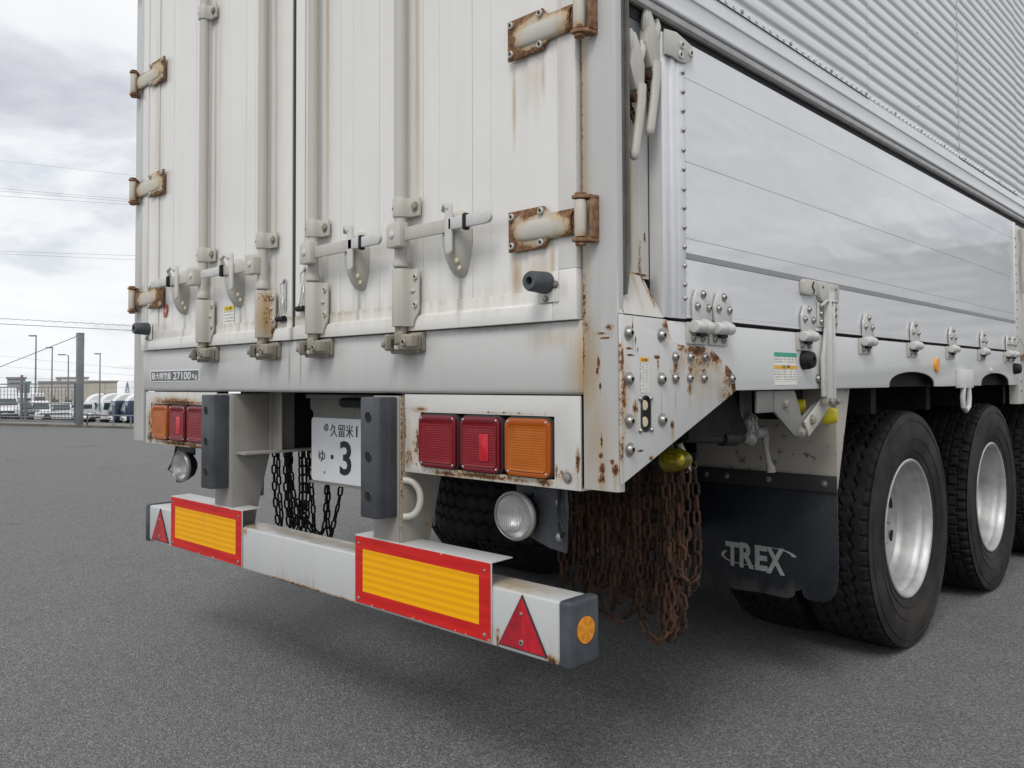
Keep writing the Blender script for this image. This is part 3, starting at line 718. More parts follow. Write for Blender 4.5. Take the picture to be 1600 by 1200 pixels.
# ---- swing handles: hub on the rod, bar, egg-shaped lock body with flap, black sleeve
FLAPX = {.567: .791, .148: .381, -.567: -.714, -.148: -.299}
FLAPX = {k: v+c0 for k, v in FLAPX.items()}
def handle(x, s):
    X0 = c0+x; zc = .388
    Hd = node('lock_handle', (X0+s*.2, -.03, zc), T)
    X = lambda d: X0+s*d
    bb = MB(); bb.prism([(X(-.012), zc-.032), (X(.045), zc-.032), (X(.045), zc+.032), (X(.0), zc+.032), (X(-.012), zc+.022)], 'Y', YR-.040, YR-.012)
    bb.build('hub', M['hard'], Hd, .003)
    bolt(Hd, (X(.012), YR-.0402, zc), (0, -1, 0), .0105, .005, 'rivet', 'bolt', M['silver'])
    bb = MB(); bb.box((X(.0455), -.058, zc-.017), (X(.245), -.050, zc+.017)); bb.build('bar', M['hard'], Hd, .002)
    # lock body
    xb = X(.208 if s > 0 else .202); zb = .347; bb = MB(); rows = []
    for (t, w, d) in [(-.083, .004, .006), (-.078, .016, .016), (-.062, .026, .028), (-.035, .034, .040), (0, .039, .048), (.03, .039, .048), (.055, .033, .040), (.074, .026, .024), (.083, .014, .012), (.087, .003, .004)]:
        rows.append(bb.verts([(xb+w*math.copysign(abs(math.cos(math.pi*k/12))**.75, math.cos(math.pi*k/12)), -.004-d*math.sin(math.pi*k/12)**.65, zb+t) for k in range(13)]))
    for i in range(len(rows)-1):
        for k in range(12): bb.face([rows[i][k], rows[i][k+1], rows[i+1][k+1], rows[i+1][k]])
    for q in (0, -1): bb.face(rows[q])
    bb.build('lock_body', M['hard'], Hd, ang=60)
    xf = FLAPX[x]
    fl = [(xf+(-.013 if k == 0 else 0)+a, zz) for k, (a, zz) in enumerate([(0, zb-.020)])]
    ol = [(xf+.0125*math.cos(R(180+a)), zb-.020+.0125*math.sin(R(180+a))) for a in range(0, 181, 30)] + [(xf+.0125, zb+.085), (xf+.007, zb+.096), (xf-.006, zb+.096), (xf-.0125, zb+.084)]
    bb = MB(); bb.prism(ol, 'Y', -.066, -.0585); bb.build('flap', M['silver'], Hd, .003)
    for dz in (-.046, -.063):
        bolt(Hd, (xf+.005, -.0405 if dz > -.05 else -.0315, zb+dz), (0, -1, .1), .0072, .004, 'rivet', 'button', M['cream'])
    bb = MB(); bb.tube([(X(.225), -.050, zc+.012), (X(.222), -.062, zc+.040), (X(.205), -.058, zc+.052), (X(.192), -.050, zc+.040)], .007, 8); bb.build('hasp', M['hard'], Hd)
    # outer bar with rounded end
    e = .372
    ol = [(X(.225), zc-.0145), (X(e-.015), zc-.0145)] + [(X(e-.015+.0145*math.sin(R(a))), zc-.0145*math.cos(R(a))) for a in range(30, 180, 30)] + [(X(e-.015), zc+.0145), (X(.225), zc+.0145)]
    bb = MB(); bb.prism(ol, 'Y', -.066, -.056); bb.build('grip', M['silver'], Hd, .002)
    ds = .276 if s > 0 else .214
    bb = MB(); bb.box((X(ds), -.069, zc-.021), (X(ds+.014), -.051, zc+.020)); bb.build('sleeve', M['black'], Hd, .005)
for x, s in ((-.567, -1), (-.148, -1), (.148, 1), (.567, 1)): handle(x, s)

# ---- small things on the doors
def latch_hook(x, z, s):
    G = node('holdback_hook', (x, -.012, z), T)
    bb = MB(); bb.box((x-.006, -.0145, z-.05), (x+.008, -.0125, z+.05)); bb.build('hook_plate', M['silver'], G)
    bb = MB(); bb.tube([(x, -.018, z+.04), (x-.012, -.022, z+.03), (x-.012, -.022, z), (x-.002, -.024, z-.01), (x-.012, -.024, z-.06), (x-.03, -.022, z-.075)], .0028, 6)
    bb.tube([(x, -.018, z-.01), (x+.008, -.024, z-.03), (x-.004, -.024, z-.075), (x-.03, -.022, z-.082)], .0028, 6); bb.build('wire_hook', M['silver'], G)
    bb = MB(); bb.cyl((x-.032, -.02, z-.078), (x+.012, -.02, z-.078), .009, n=12); bb.build('rubber_plug', M['black'], G)
    bolt(G, (x+.001, -.0147, z+.042), (0, -1, 0), .005, .004, 'hex', 'screw', M['screw'])
latch_hook(c0-.045, .285, -1); latch_hook(c0+.075, .31, 1)
def decal(name, x0, x1, z0, z1, mat, Y=-.0095, parent=None, th=.0012):
    bb = MB(); bb.box((x0, Y-th, z0), (x1, Y, z1)); return bb.build(name, mat, parent or T)
d_ = decal('caution_sticker', -.468, -.392, .196, .274, M['stk_yellow'], -.0052, th=.0010)
text('sticker_lettering', '注意', (-.458, -.0063, .260), (1, 0, 0), (0, 0, 1), .05, .011, M['black_ink'], T, .0003)
bb = MB(); bb.cyl((-.94, -.0066, .289), (-.94, -.0088, .289), .021, n=20); bb.mi = 1; bb.cyl((-.938, -.0088, .290), (-.938, -.0092, .290), .006, n=12); ob = bb.build('round_sticker', [M['stk_red'], M['cream']], T); ob.rotation_euler = (0, R(25), 0); ob.scale = (.75, 1, 1.3)
# load plate
P_ = node('load_plate', (-.875, 0, .033), T)
bb = MB(); bb.box((-1.091, -.0018, .0105), (-.661, 0, .0555)); bb.build('plate_edge', M['white_ink'], P_)
bb = MB(); bb.box((-1.084, -.0024, .0140), (-.668, -.0018, .0520)); bb.build('plate_face', M['panel_grey'], P_)
text('lettering', '最大積載量', (-1.076, -.0025, .0195), (1, 0, 0), (0, 0, 1), .178, .027, M['white_ink'], P_, .0006, .008)
text('numerals', '27100', (-.878, -.0025, .0185), (1, 0, 0), (0, 0, 1), .150, .029, M['white_ink'], P_, .0006, .012)
text('unit', 'Kg', (-.716, -.0025, .0175), (1, 0, 0), (0, 0, 1), .040, .021, M['white_ink'], P_, .0006, .01)

# ---- tail lamp panels
def tail_panel(s):
    X = lambda x: c0+s*x
    Pn = node('lamp_panel', (X(.83), .01, -.135), T)
    o = [(X(.536), -.238), (X(1.1445), -.238), (X(1.1445), -.0295), (X(.536), -.0295)]; i = [(X(.601), -.219), (X(1.0685), -.219), (X(1.0685), -.077), (X(.601), -.077)]
    bb = MB(); bb.ring(o, i, 'Y', .006, .012); bb.build('panel_sheet', M['lamp_panel'], Pn, .0012)
    bb = MB(); bb.box((X(.53), .045, -.232), (X(1.15), .05, -.0218)); bb.build('panel_back', M['seal'], Pn)
    bb = MB(); bb.box((X(.536), .0125, -.238), (X(1.1445), .12, -.233)); bb.build('panel_shelf', M['lamp_panel'], Pn)
    bolt(Pn, (X(1.108), .0058, -.211), (0, -1, 0), .0095, .006, 'hex', 'bolt', M['screw'])
    for k, (xa, xb, kind) in enumerate(((.603, .752, 'red'), (.764, .907, 'red'), (.919, 1.066, 'amber'))):
        xa, xb = (X(xa), X(xb)) if s > 0 else (X(xb), X(xa))
        Lm = node('tail_lamp', ((xa+xb)/2, .0, -.148), T)
        z0, z1 = -.2195, -.0795
        bb = MB(); bb.prism(rrect(xa-.001, xb+.001, z0-.0005, z1+.001, .02), 'Y', .004, .044); bb.build('housing', M['seal'], Lm, .001)
        bb = MB(); bb.ring(rrect(xa+.003, xb-.003, z0+.003, z1-.003, .018), rrect(xa+.012, xb-.012, z0+.013, z1-.019, .012), 'Y', -.0045, .004); bb.build('bezel', M[kind+'_bezel'], Lm, .0012)
        n = 8; bb = MB(); ol = rrect(xa+.012, xb-.012, z0+.013, z1-.019, .012)
        cx, cz = (xa+xb)/2, (z0+z1)/2-.002; rings = []
        for t, y in ((1, -.0025), (.975, -.0062), (.94, -.0056), (.7, -.0064), (.35, -.0068)):
            rings.append(bb.verts([(cx+(px-cx)*t, y, cz+(pz-cz)*t) for px, pz in ol]))
        for a, e in zip(rings, rings[1:]):
            for q in range(len(ol)): bb.face([a[q], a[(q+1) % len(ol)], e[(q+1) % len(ol)], e[q]])
        bb.face(rings[-1]); bb.build('lens', M[kind+'_lens'], Lm, ang=50)
        for (sx, sz) in ((xa+.014, z0+.012), (xb-.014, z0+.012), (xa+.014, z1-.011), (xb-.014, z1-.011)):
            bolt(Lm, (sx, -.0046, sz), (0, -1, 0), .0032, .002, 'rivet', 'screw', M['chrome'])
        if k == 1:
            bb = MB(); bb.prism(rrect(cx+.002, cx+.034, cz-.038, cz+.028, .003), 'Y', -.0078, -.0045); bb.build('reflex_reflector', M['red_reflex'], Lm, .0006)
    # reversing lamp hung under the panel
    xl, zl, yl = X(.905), -.3215, .05
    V = node('reversing_lamp', (xl, .08, zl), T)
    dirn = Vector((s*.12 if s > 0 else .12, -1, -.04)).normalized()
    bb = MB(); bb.lathe([(.0, .05), (.030, .05), (.048, .035), (.058, .0), (.0585, -.008), (.053, -.012), (.052, -.006)], (xl, yl, zl), -dirn, 28); bb.build('lamp_shell', M['black'], V)
    bb = MB(); bb.lathe([(.0595, .003), (.0600, -.006), (.0545, -.013), (.0515, -.009)], (xl, yl, zl), -dirn, 28); bb.build('lamp_ring', M['lamp_ring'], V)
    bb = MB(); bb.lathe([(.052, -.008), (.05, -.012), (.036, -.017), (0, -.019)], (xl, yl, zl), -dirn, 28); bb.build('lens', M['clear_lens'], V)
    bb = MB()
    for k in range(-6, 7):
        hh = math.sqrt(max(0, .049**2-(k*.0072)**2)); bb.box((xl+k*.0072-.0018, yl-.016, zl-hh*.8), (xl+k*.0072+.0018, yl-.0135, zl+hh*.75))
    bb.build('lens_ribs', M['clear_lens'], V, kind='stuff')
    bb = MB(); bb.lathe([(.050, -.006), (.035, .014), (.012, .028), (0, .028)], (xl, yl, zl), -dirn, 24); bb.build('reflector', M['chrome'], V)
    bb = MB(); x1 = xl+s*.045
    bb.prism([(x1-s*.0, -.242), (x1+s*.085, -.242), (x1+s*.090, -.30), (x1+s*.085, -.40), (x1+s*.035, -.395), (x1-s*.035, -.375), (x1-s*.05, -.30)], 'Y', .085, .091); bb.box((xl-.03, .085, -.242), (xl+.03, .092, -.28))
    bb.build('bracket', M['buffer'], V, .002)
    for dz in (-.285, -.365): bolt(V, (x1+s*.065, .0848, dz), (0, -1, 0), .008, .006, 'hex', 'bolt', M['bolt'])
    bb = MB(); bb.tube([(x1+s*.07, .08, -.245), (x1+s*.075, .07, -.31), (x1+s*.10, .06, -.345), (x1+s*.085, .07, -.36), (x1+s*.06, .09, -.33)], .0045, 6); bb.build('cable', M['black'], V)
tail_panel(1); tail_panel(-1)

# ---- rubber dock buffers and the uprights they are bolted to
def buffer_(s):
    X = lambda x: c0+s*x
    U = node('frame_upright', (X(.47), .05, -.25), T)
    xa, xb = sorted((X(.405), X(.5285)))
    bb = MB()
    bb.prism([(.0, -.034), (.0, -.4870), (.09, -.4870), (.095, -.455), (.15, -.235), (.155, -.034)], 'X', xb-.008, xb)
    bb.prism([(.0082, -.034), (.0082, -.4870), (.09, -.4870), (.095, -.455), (.15, -.235), (.155, -.034)], 'X', xa, xa+.008)
    bb.box((xa, -.0005, -.034), (xb-.0085, .0078, -.4870))
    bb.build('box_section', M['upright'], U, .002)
    bb = MB(); bb.box((xa+.0085, .12, -.05), (xb-.0085, .128, -.40)); bb.build('back_web', M['chassis_grey'], U)
    Bf = node('dock_buffer', (X(.46), -.03, -.2), T)
    xi, xo = sorted((X(.428), X(.509)))
    bb = MB(); bb.prism([(xi-.008, -.001), (xi, -.058), (xi+.006, -.065), (xo-.012, -.065), (xo-.002, -.055), (xo+.004, -.001)], 'Z', -.362, -.037)
    bb.build('buffer_block', M['buffer'], Bf, .004)
    for zz in (-.090, -.197, -.303):
        bb = MB(); xc = (xi+xo)/2+.001
        bb.lathe([(.0155, -.0006), (.014, -.002), (.0125, .001)], (xc, -.065, zz), (0, 1, 0), 18); bb.mi = 1; bb.lathe([(.0135, -.0012), (0, -.0010)], (xc, -.065, zz), (0, 1, 0), 18)
        bb.build('bolt_hole', [M['buffer'], M['hole']], Bf)
    return U
UR = buffer_(1); UL = buffer_(-1)
bb = MB(); bb.tube([(.520, .006, -.262)]+[(.522+.036*math.cos(R(a))**.8, .010+.026*math.cos(R(a))**.8, -.311+.049*math.sin(R(a))) for a in range(88, -89, -8)]+[(.520, .006, -.360)], .0095, 12); bb.build('lashing_eye', M['hard'], T)
# chassis side members run forward from the uprights, with a rib and a bottom flange
for s in (-1, 1):
    x = c0+s*.400
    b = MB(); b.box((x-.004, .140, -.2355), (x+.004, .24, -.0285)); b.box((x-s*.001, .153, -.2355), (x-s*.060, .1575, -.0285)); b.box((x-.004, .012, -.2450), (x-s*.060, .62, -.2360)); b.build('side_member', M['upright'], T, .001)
    b = MB(); b.box((x-.005, .241, -.2355), (x+.005, 3.2, -.0285)); b.build('dark_side_member', M['chassis'], T)
# licence plate
LP = node('licence_plate', (c0, .2, -.225), T)
bb = MB(); bb.prism(rrect(c0-.22, c0+.22, -.335, -.117, .012), 'Y', .2, .2025); bb.build('plate_face', M['plate_white'], LP, .0008)
bb = MB(); bb.prism([(c0-.235, -.05), (c0+.235, -.05), (c0+.235, -.085), (c0+.215, -.10), (c0+.215, -.335), (c0-.215, -.335), (c0-.215, -.10), (c0-.235, -.085)], 'Y', .2035, .209); bb.box((c0-.235, .185, -.036), (c0+.235, .2030, -.05)); bb.build('plate_bracket', M['chassis_grey'], LP, .002)
bb = MB(); bb.box((c0-.222, .192, -.343), (c0+.222, .204, -.336)); bb.build('plate_rest', M['chassis_grey'], LP)
bb = MB(); bb.cyl((c0+.02, .165, -.062), (c0+.16, .165, -.062), .016, n=16); bb.build('plate_light', M['black'], LP)
q = lambda x, y: rear(x, y, .1995)
px0 = q(516, 0).x
def ptext(nm, body, xa, ya, xb, yb, bold=.0):
    a, e = q(xa, ya), q(xb, yb); text(nm, body, (a.x, .1998, a.z), (1, 0, 0), (0, 0, 1), e.x-a.x, e.z-a.z, M['plate_green'], LP, .0012, bold)
ptext('lettering', '久留米', 516, 682, 552, 664)
ptext('class_digits', '1', 556.5, 683, 558.5, 666)
ptext('kana', 'ゆ', 498, 721, 508, 704)
ptext('numeral', '3', 531, 742, 549, 690, .02)
bb = MB(); a = q(519, 714); bb.cyl((a.x, .1998, a.z), (a.x, .1986, a.z), .008, n=14); bb.build('dot', M['plate_green'], LP)
bb = MB(); a = q(510, 668); bb.lathe([(0, .006), (.010, .005), (.013, 0)], (a.x, .1998, a.z), (0, -1, 0), 16); bb.build('seal_cap', M['bolt'], LP)
bb = MB(); a = q(507, 738); bb.lathe([(0, .003), (.006, .0)], (a.x, .1998, a.z), (0, -1, 0), 10); bb.build('plate_screw', M['bolt'], LP)

# ---- underrun bar with end caps and reflectors
UB = node('underrun_bar', (c0, .05, -.56), T)
bb = MB(); bb.box((c0-1.085, .0, -.629), (c0+1.085, .10, -.487)); bb.build('beam', M['bumper'], UB, .006, seg=3)
def cap(s):
    xa, xb = sorted((c0+s*1.0845, c0+s*1.118))
    bb = MB(); bb.box((xa, -.004, -.633), (xb, .104, -.483)); C_ = bb.build('end_cap', M['buffer'], UB, .009, seg=3)
    bb = MB(); cx = c0+s*1.1185; n = 16
    for k in range(12):
        bb.mi = k % 2
        a0, a1 = 2*math.pi*k/12, 2*math.pi*(k+1)/12; c_ = (cx+s*.0035, .052, -.553); rr = .030
        v = bb.verts([c_] + [(cx+s*.0022, .052+rr*math.cos(a0+(a1-a0)*j/3), -.553+rr*math.sin(a0+(a1-a0)*j/3)) for j in range(4)] )
        w = bb.verts([(cx-s*.001, .052+rr*math.cos(a0+(a1-a0)*j/3), -.553+rr*math.sin(a0+(a1-a0)*j/3)) for j in range(4)])
        for j in range(3): bb.face([v[0], v[1+j], v[2+j]]); bb.face([v[1+j], w[j], w[j+1], v[2+j]])
    bb.build('round_reflector', [M['amber_reflex'], M['amber_reflex2']], UB, ang=20)
cap(1); cap(-1)
def refl_plate(xa, xb):
    Pn = node('reflector_plate', ((xa+xb)/2, -.01, -.523), T)
    bb = MB(); bb.prism([(-.0045, -.621), (-.0045, -.430), (.070, -.428), (.070, -.431), (-.001, -.433), (-.001, -.621)], 'X', xa, xb); bb.build('backing', M['bumper'], Pn, .0007)
    bb = MB(); bb.ring([(xa+.002, -.6195), (xb-.002, -.6195), (xb-.002, -.4325), (xa+.002, -.4325)], [(xa+.037, -.5855), (xb-.042, -.5855), (xb-.042, -.4665), (xa+.037, -.4665)], 'Y', -.0056, -.0046); bb.build('red_border', M['refl_red'], Pn)
    bb = MB(); bb.box((xa+.0372, -.0054, -.5853), (xb-.0422, -.0046, -.4667)); bb.build('yellow_panel', M['refl_yellow'], Pn)
    for x in (xa+.02, xb-.022):
        bolt(Pn, (x, -.0057, -.452), (0, -1, 0), .004, .003, 'rivet', 'rivet', M['screw']); bolt(Pn, (x, -.0057, -.606), (0, -1, 0), .0055, .004, 'rivet', 'rivet', M['screw'])
refl_plate(.317, .868); refl_plate(-.884, -.333)
def triangle(xc, s):
    Tn = node('triangle_reflector', (xc, -.004, -.56), T)
    a = (xc, -.489); e = (xc-.0775, -.6185); f = (xc+.0775, -.6185)
    bb = MB(); bb.prism([a, e, f], 'Y', -.004, -.0005); bb.build('triangle_edge', M['seal'], Tn, .001)
    g = lambda p, t=.92: (xc+(p[0]-xc)*t, -.5755+(p[1]+.5755)*t)
    A, E_, F_ = g(a), g(e), g(f); mid = (xc, F_[1])
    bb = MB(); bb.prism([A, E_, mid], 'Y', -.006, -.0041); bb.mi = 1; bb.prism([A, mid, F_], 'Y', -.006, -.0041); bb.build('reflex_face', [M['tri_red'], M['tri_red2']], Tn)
    bolt(Tn, (xc, -.0062, -.533), (0, -1, 0), .0042, .003, 'rivet', 'rivet', M['screw']); bolt(Tn, (xc, -.0062, -.599), (0, -1, 0), .007, .003, 'ring', 'rivet', M['screw'])
triangle(.967, 1); triangle(-.985, -1)
# ================================================================== right side
XS = 1.245
# groove and pocket beside the corner post
b = MB(); b.prism([(1.192, .010), (1.241, .0225), (1.236, .047), (1.192, .047)], 'Z', .19, TOP-.05); b.build('groove_seal', M['gasket'], T)
b = MB(); b.prism([(.046, 2.6), (.0495, 2.6), (.0495, .262), (.036, .190), (.031, .190), (.0395, .245), (.0445, .30)], 'X', 1.20, 1.2445); b.build('post_flange', M['gasket'], T, .0008)
b = MB(); b.box((1.192, .0500, .235), (1.207, .1705, 2.6)); b.build('pocket_back', M['pocket'], T)
# sloping ledge at the foot of the pocket
b = MB(); v = b.verts([(1.2455, .003, .147), (1.2455, .171, .145), (1.208, .135, .246), (1.208, .05, .246), (1.243, .004, .236)])
for f in ((0, 1, 2), (0, 2, 3), (0, 3, 4)): b.face([v[i] for i in f])
w = b.verts([(1.2, .003, .14), (1.2, .171, .14), (1.2, .135, .246), (1.2, .05, .246), (1.2, .004, .236)])
for i in range(5): b.face([v[i], v[(i+1) % 5], w[(i+1) % 5], w[i]])
b.build('pocket_ledge', M['pocket'], T, ang=20)
decal_ = MB(); decal_.box((1.2071, .052, .254), (1.2082, .094, .297)); decal_.build('caution_sticker', M['stk_yellow'], T)
text('sticker_lettering', '注意', (1.2083, .060, .2885), (0, 1, 0), (0, 0, 1), .026, .007, M['black_ink'], T, .0003)

# two long over-centre lever latches in the pocket
def lever(Y, z, dx):
    G = node('lever_latch', (1.235, Y, z), T)
    x0 = 1.228+dx
    P = lambda y, zz: (Y+y, z+zz*.8)
    bb = MB(); bb.prism([P(-.030, .015), P(-.006, -.05), P(.016, -.048), P(.026, -.03), P(.027, .03), P(.012, .078), P(-.006, .11), P(-.018, .11), P(-.020, .06)], 'X', x0-.022, x0+.012); bb.build('latch_head', M['hard'], G, .004)
    bb = MB(); rows = []
    for (zz, y, w, d) in [(-.025, .012, .0135, .010), (-.06, .009, .014, .010), (-.10, .003, .0130, .009), (-.15, -.008, .0125, .009), (-.182, -.016, .0125, .010), (-.194, -.018, .0105, .009), (-.199, -.019, .004, .004)]:
        rows.append(bb.verts([(x0+.012+d*math.cos(t), Y+y+w*math.sin(t), z+zz) for t in [2*math.pi*k/12 for k in range(12)]]))
    for a, e in zip(rows, rows[1:]):
        for k in range(12): bb.face([a[k], a[(k+1) % 12], e[(k+1) % 12], e[k]])
    bb.face(rows[0]); bb.face(rows[-1]); bb.build('lever_grip', M['hard'], G, ang=60)
    bb = MB(); bb.tube([(x0, Y-.012, z+.04), (x0+.004, Y-.020, z+.06), (x0+.006, Y-.022, z+.075), (x0+.002, Y-.016, z+.092)], [.011, .010, .008, .006], 8)
    bb.tube([(x0, Y+.014, z+.025), (x0+.004, Y+.021, z+.045), (x0+.006, Y+.027, z+.062), (x0+.002, Y+.028, z+.080)], [.011, .010, .008, .006], 8)
    bb.box((x0-.004, Y-.016, z+.040), (x0+.010, Y+.018, z+.054)); bb.build('latch_hook', M['hard'], G)
    bb = MB(); bb.cyl((x0-.018, Y-.010, z-.058), (x0+.012, Y-.010, z-.058), .010, n=10)
    for k in range(4): bb.tube([(x0-.01+.005*k, Y-.004-.008*math.cos(t), z-.075-.01*k+.01*math.sin(t)) for t in [R(a) for a in range(0, 360, 45)]], .003, 5, closed=True)
    bb.build('rusty_spring', M['chain_rust'], G)
lever(.089, .684, .0); lever(.143, .748, .004)
b = MB(); b.box((1.208, .062, .745), (1.226, .118, .86)); b.build('latch_striker', M['panel_grey'], T, .002)
b = MB(); b.box((1.19, .050, .80), (1.207, .172, .95)); b.build('pocket_head', M['dark_gap'], T)
b = MB(); b.prism([(.088, .72), (.13, .70), (.135, .735), (.12, .78), (.095, .775)], 'X', 1.2075, 1.222); b.build('latch_bracket', M['hard'], T, .003)

# side gate: end profile, planks, stripe, rivets
GT = node('side_gate', (1.23, 1.8, .15), T)
Y0, Y1 = .172, 3.40
b = MB()
b.prism([(1.2085, Y0), (1.2450, Y0), (1.2460, Y0+.012), (1.2440, Y0+.024), (1.2420, Y0+.036), (1.2470, Y0+.041), (1.2475, Y0+.054), (1.2440, Y0+.059), (1.2475, Y0+.064), (1.2478, Y0+.090), (1.2450, Y0+.096), (1.2085, Y0+.096)], 'Z', .1475, .800)
b.build('end_profile', M['alu_white'], GT, .0006)
edges = [.1500, .297, .338, .520, .7195, .806]
def plank(za, zb, y0, y1, nm, mat, x=1.2445):
    bb = MB(); bb.box((1.2085, y0, za+.0003), (x, y1, zb-.0003)); bb.build(nm, mat, GT, .0005, seg=1)
plank(.1500, .160, Y0+.0965, Y1-.03, 'plank', M['gate'], 1.2455); plank(.160, .289, Y0+.0965, Y1-.03, 'plank', M['gate'])
plank(.289, .303, Y0+.0965, Y1-.03, 'stripe', M['stripe'], 1.2452)
plank(.303, .338, Y0+.0965, Y1-.03, 'plank', M['gate']); plank(.338, .520, Y0+.0965, Y1-.03, 'plank', M['gate']); plank(.520, .7195, Y0+.0965, Y1-.03, 'plank', M['gate']); plank(.7195, .806, Y0+.0965, Y1-.03, 'plank', M['gate'])
b = MB(); b.box((1.2085, Y1-.03, .1475), (1.2478, Y1, .806)); b.build('end_profile', M['alu_white'], GT, .002)
for i, zz in enumerate([.727, .681, .636, .590, .543, .498, .451, .407, .361, .315, .271, .227, .195]):
    bolt(GT, (1.2477, .2575, zz), (1, 0, 0), .0062, .006, 'rivet', 'rivet', M['bolt'])
    bolt(GT, (1.2477, Y1-.012, zz), (1, 0, 0), .0062, .005, 'rivet', 'rivet', M['bolt'])
# corner plate at the top of the end profile
b = MB(); b.prism([(.177, .805), (.225, .812), (.288, .800), (.298, .785), (.293, .763), (.268, .750), (.240, .746), (.205, .750), (.177, .747)], 'X', 1.2479, 1.2535); CPn = b.build('corner_plate', M['hard'], GT, .002)
for y, z in ((.247, .787), (.285, .778), (.240, .762)): bolt(GT, (1.2536, y, z), (1, 0, 0), .0095, .004, 'ring', 'bolt', M['silver'])

# black gasket under the wing, wing rail and corrugated wing sheets
b = MB(); b.box((1.200, .05, .8075), (1.228, LEN, .8560)); b.build('wing_gasket', M['black'], T)
b = MB(); b.prism([(1.2225, .8555), (1.2470, .8555), (1.2485, .851), (1.2470, .8385), (1.2400, .8345), (1.2225, .838)], 'Y', .052, LEN); b.build('wing_lip', M['lip'], T, .001)
b = MB(); b.prism([(1.2, .8565), (1.252, .8565), (1.2545, .860), (1.2545, .868), (1.250, .871), (1.250, .9085), (1.2535, .911), (1.2535, .917), (1.250, .9195), (1.2485, .9535), (1.2, .9535)], 'Y', .050, LEN)
b.build('wing_rail', M['rail'], T, .0006)
b = MB(); b.box((1.2, .02, .8565), (1.25, .0497, 2.66)); b.build('wing_end_profile', M['alu_white'], T, .003)
WG = node('side_wing', (1.25, 2, 1.0), T)
seams = [.050, .355, 1.408, 2.458, 3.445, 4.45, 5.45, 6.45, 7.45, LEN]
def corr_profile(x0):
    pts = [(x0+.0015, .9540), (x0+.0015, .9700)]; per = .0472; z = .9740
    while z < TOP-.06:
        for t, d in ((0, .0), (.10, -.0045), (.20, -.0068), (.30, -.0045), (.40, .0), (.55, .0012), (.72, .0016), (.88, .0010)): pts.append((x0+d+.001, z+t*per))
        z += per
    return pts
for i in range(len(seams)-1):
    x0 = 1.2475+.0028*(i % 2)
    pts = corr_profile(x0); bb = MB()
    ya, yb = seams[i]+(.0 if i == 0 else -.012 if i % 2 else .0), seams[i+1]+(.012 if i % 2 else 0)
    a = bb.verts([(x, ya, z) for x, z in pts]); e = bb.verts([(x, yb, z) for x, z in pts])
    c = bb.verts([(x-.0015, ya, z) for x, z in pts]); d = bb.verts([(x-.0015, yb, z) for x, z in pts])
    for k in range(len(pts)-1):
        bb.face([a[k], e[k], e[k+1], a[k+1]]); bb.face([c[k], a[k], a[k+1], c[k+1]]); bb.face([e[k], d[k], d[k+1], e[k+1]])
    bb.build('corrugated_sheet', M['wing'], WG, ang=75)
bb = MB(); y = .42; k = 0
while y < 6.0:
    dark = (k % 7) == 3; bb.mi = 1 if dark else 0
    bb.lathe([(.0064, 0), (.0060, .0030), (0, .0042)], (1.2492 if not any(a <= y <= e for a, e in zip(seams[1::2], seams[2::2])) else 1.2520, y, .9625), (1, 0, 0), 8); y += .0405; k += 1
for sy in seams[1:7]:
    z = .99
    bb.mi = 0
    while z < 2.3:
        bb.lathe([(.0040, 0), (.0036, .0022), (0, .003)], (1.2525, sy+.004, z+.0335), (1, 0, 0), 6); z += .0472
for sy in (.70, 1.93, 2.95, 3.95):
    z = 1.02
    while z < 2.3:
        bb.lathe([(.0050, 0), (.0046, .0026), (0, .0035)], (1.2505+.0028*(sum(1 for q_ in seams if q_ < sy) % 2 == 0), sy, z+.0335), (1, 0, 0), 8); z += .1416
bb.build('rivets', [M['alu'], M['screw']], WG, kind='stuff')

# side sill with wheel arch cut-outs
def arch(yc, w, h):
    return [(yc-w/2*math.cos(math.pi*k/14)*(1 if True else 0), -.022+h*math.sin(math.pi*k/14)**.75) for k in range(15)]
pts = [(.052, .1405), (.052, -.022)] + arch(1.835, .50, .056) + arch(2.985, .50, .058) + [(3.40, -.022), (3.40, .1405)]
b = MB(); b.prism(pts, 'X', 1.2360, 1.2430); b.build('side_sill', M['sill_side'], T, .0025)
b = MB(); b.box((1.1915, .06, -.020), (1.2345, 1.50, .14)); b.build('sill_core', M['chassis'], T)
b = MB(); b.box((1.1915, 1.52, -.018), (1.200, 3.39, .14)); b.build('arch_liner', M['chassis'], T)
b = MB(); b.box((1.21, 3.56, -.022), (1.243, LEN, .1405)); b.build('side_sill', M['sill_side'], T, .003)
# mid pillar
b = MB(); b.box((1.20, 3.41, -.12), (1.246, 3.55, .80)); MP = b.build('mid_pillar', M['pocket'], T, .004)
b = MB(); b.tube([(1.262, 3.46, .78), (1.27, 3.465, .70), (1.262, 3.47, .60), (1.268, 3.47, .45)], .014, 8); b.build('pillar_lever', M['hard'], T)
b = MB(); b.tube([(1.258, 3.45, .12), (1.262, 3.50, .12), (1.262, 3.52, .13)], .014, 8); b.build('pillar_latch', M['knuckle'], T)
b = MB(); b.tube([(1.252, 3.43, .22), (1.266, 3.45, .16), (1.258, 3.47, .10)], .004, 6); b.build('pillar_cable', M['hard'], T)
for zz in (.05, .0, -.05): bolt(T, (1.2462, 3.45, zz), (1, 0, 0), .008, .006, 'rivet')
b = MB(); b.box((1.2085, 3.56, .1475), (1.245, LEN, .80)); b.build('front_gate', M['gate'], T, .003)

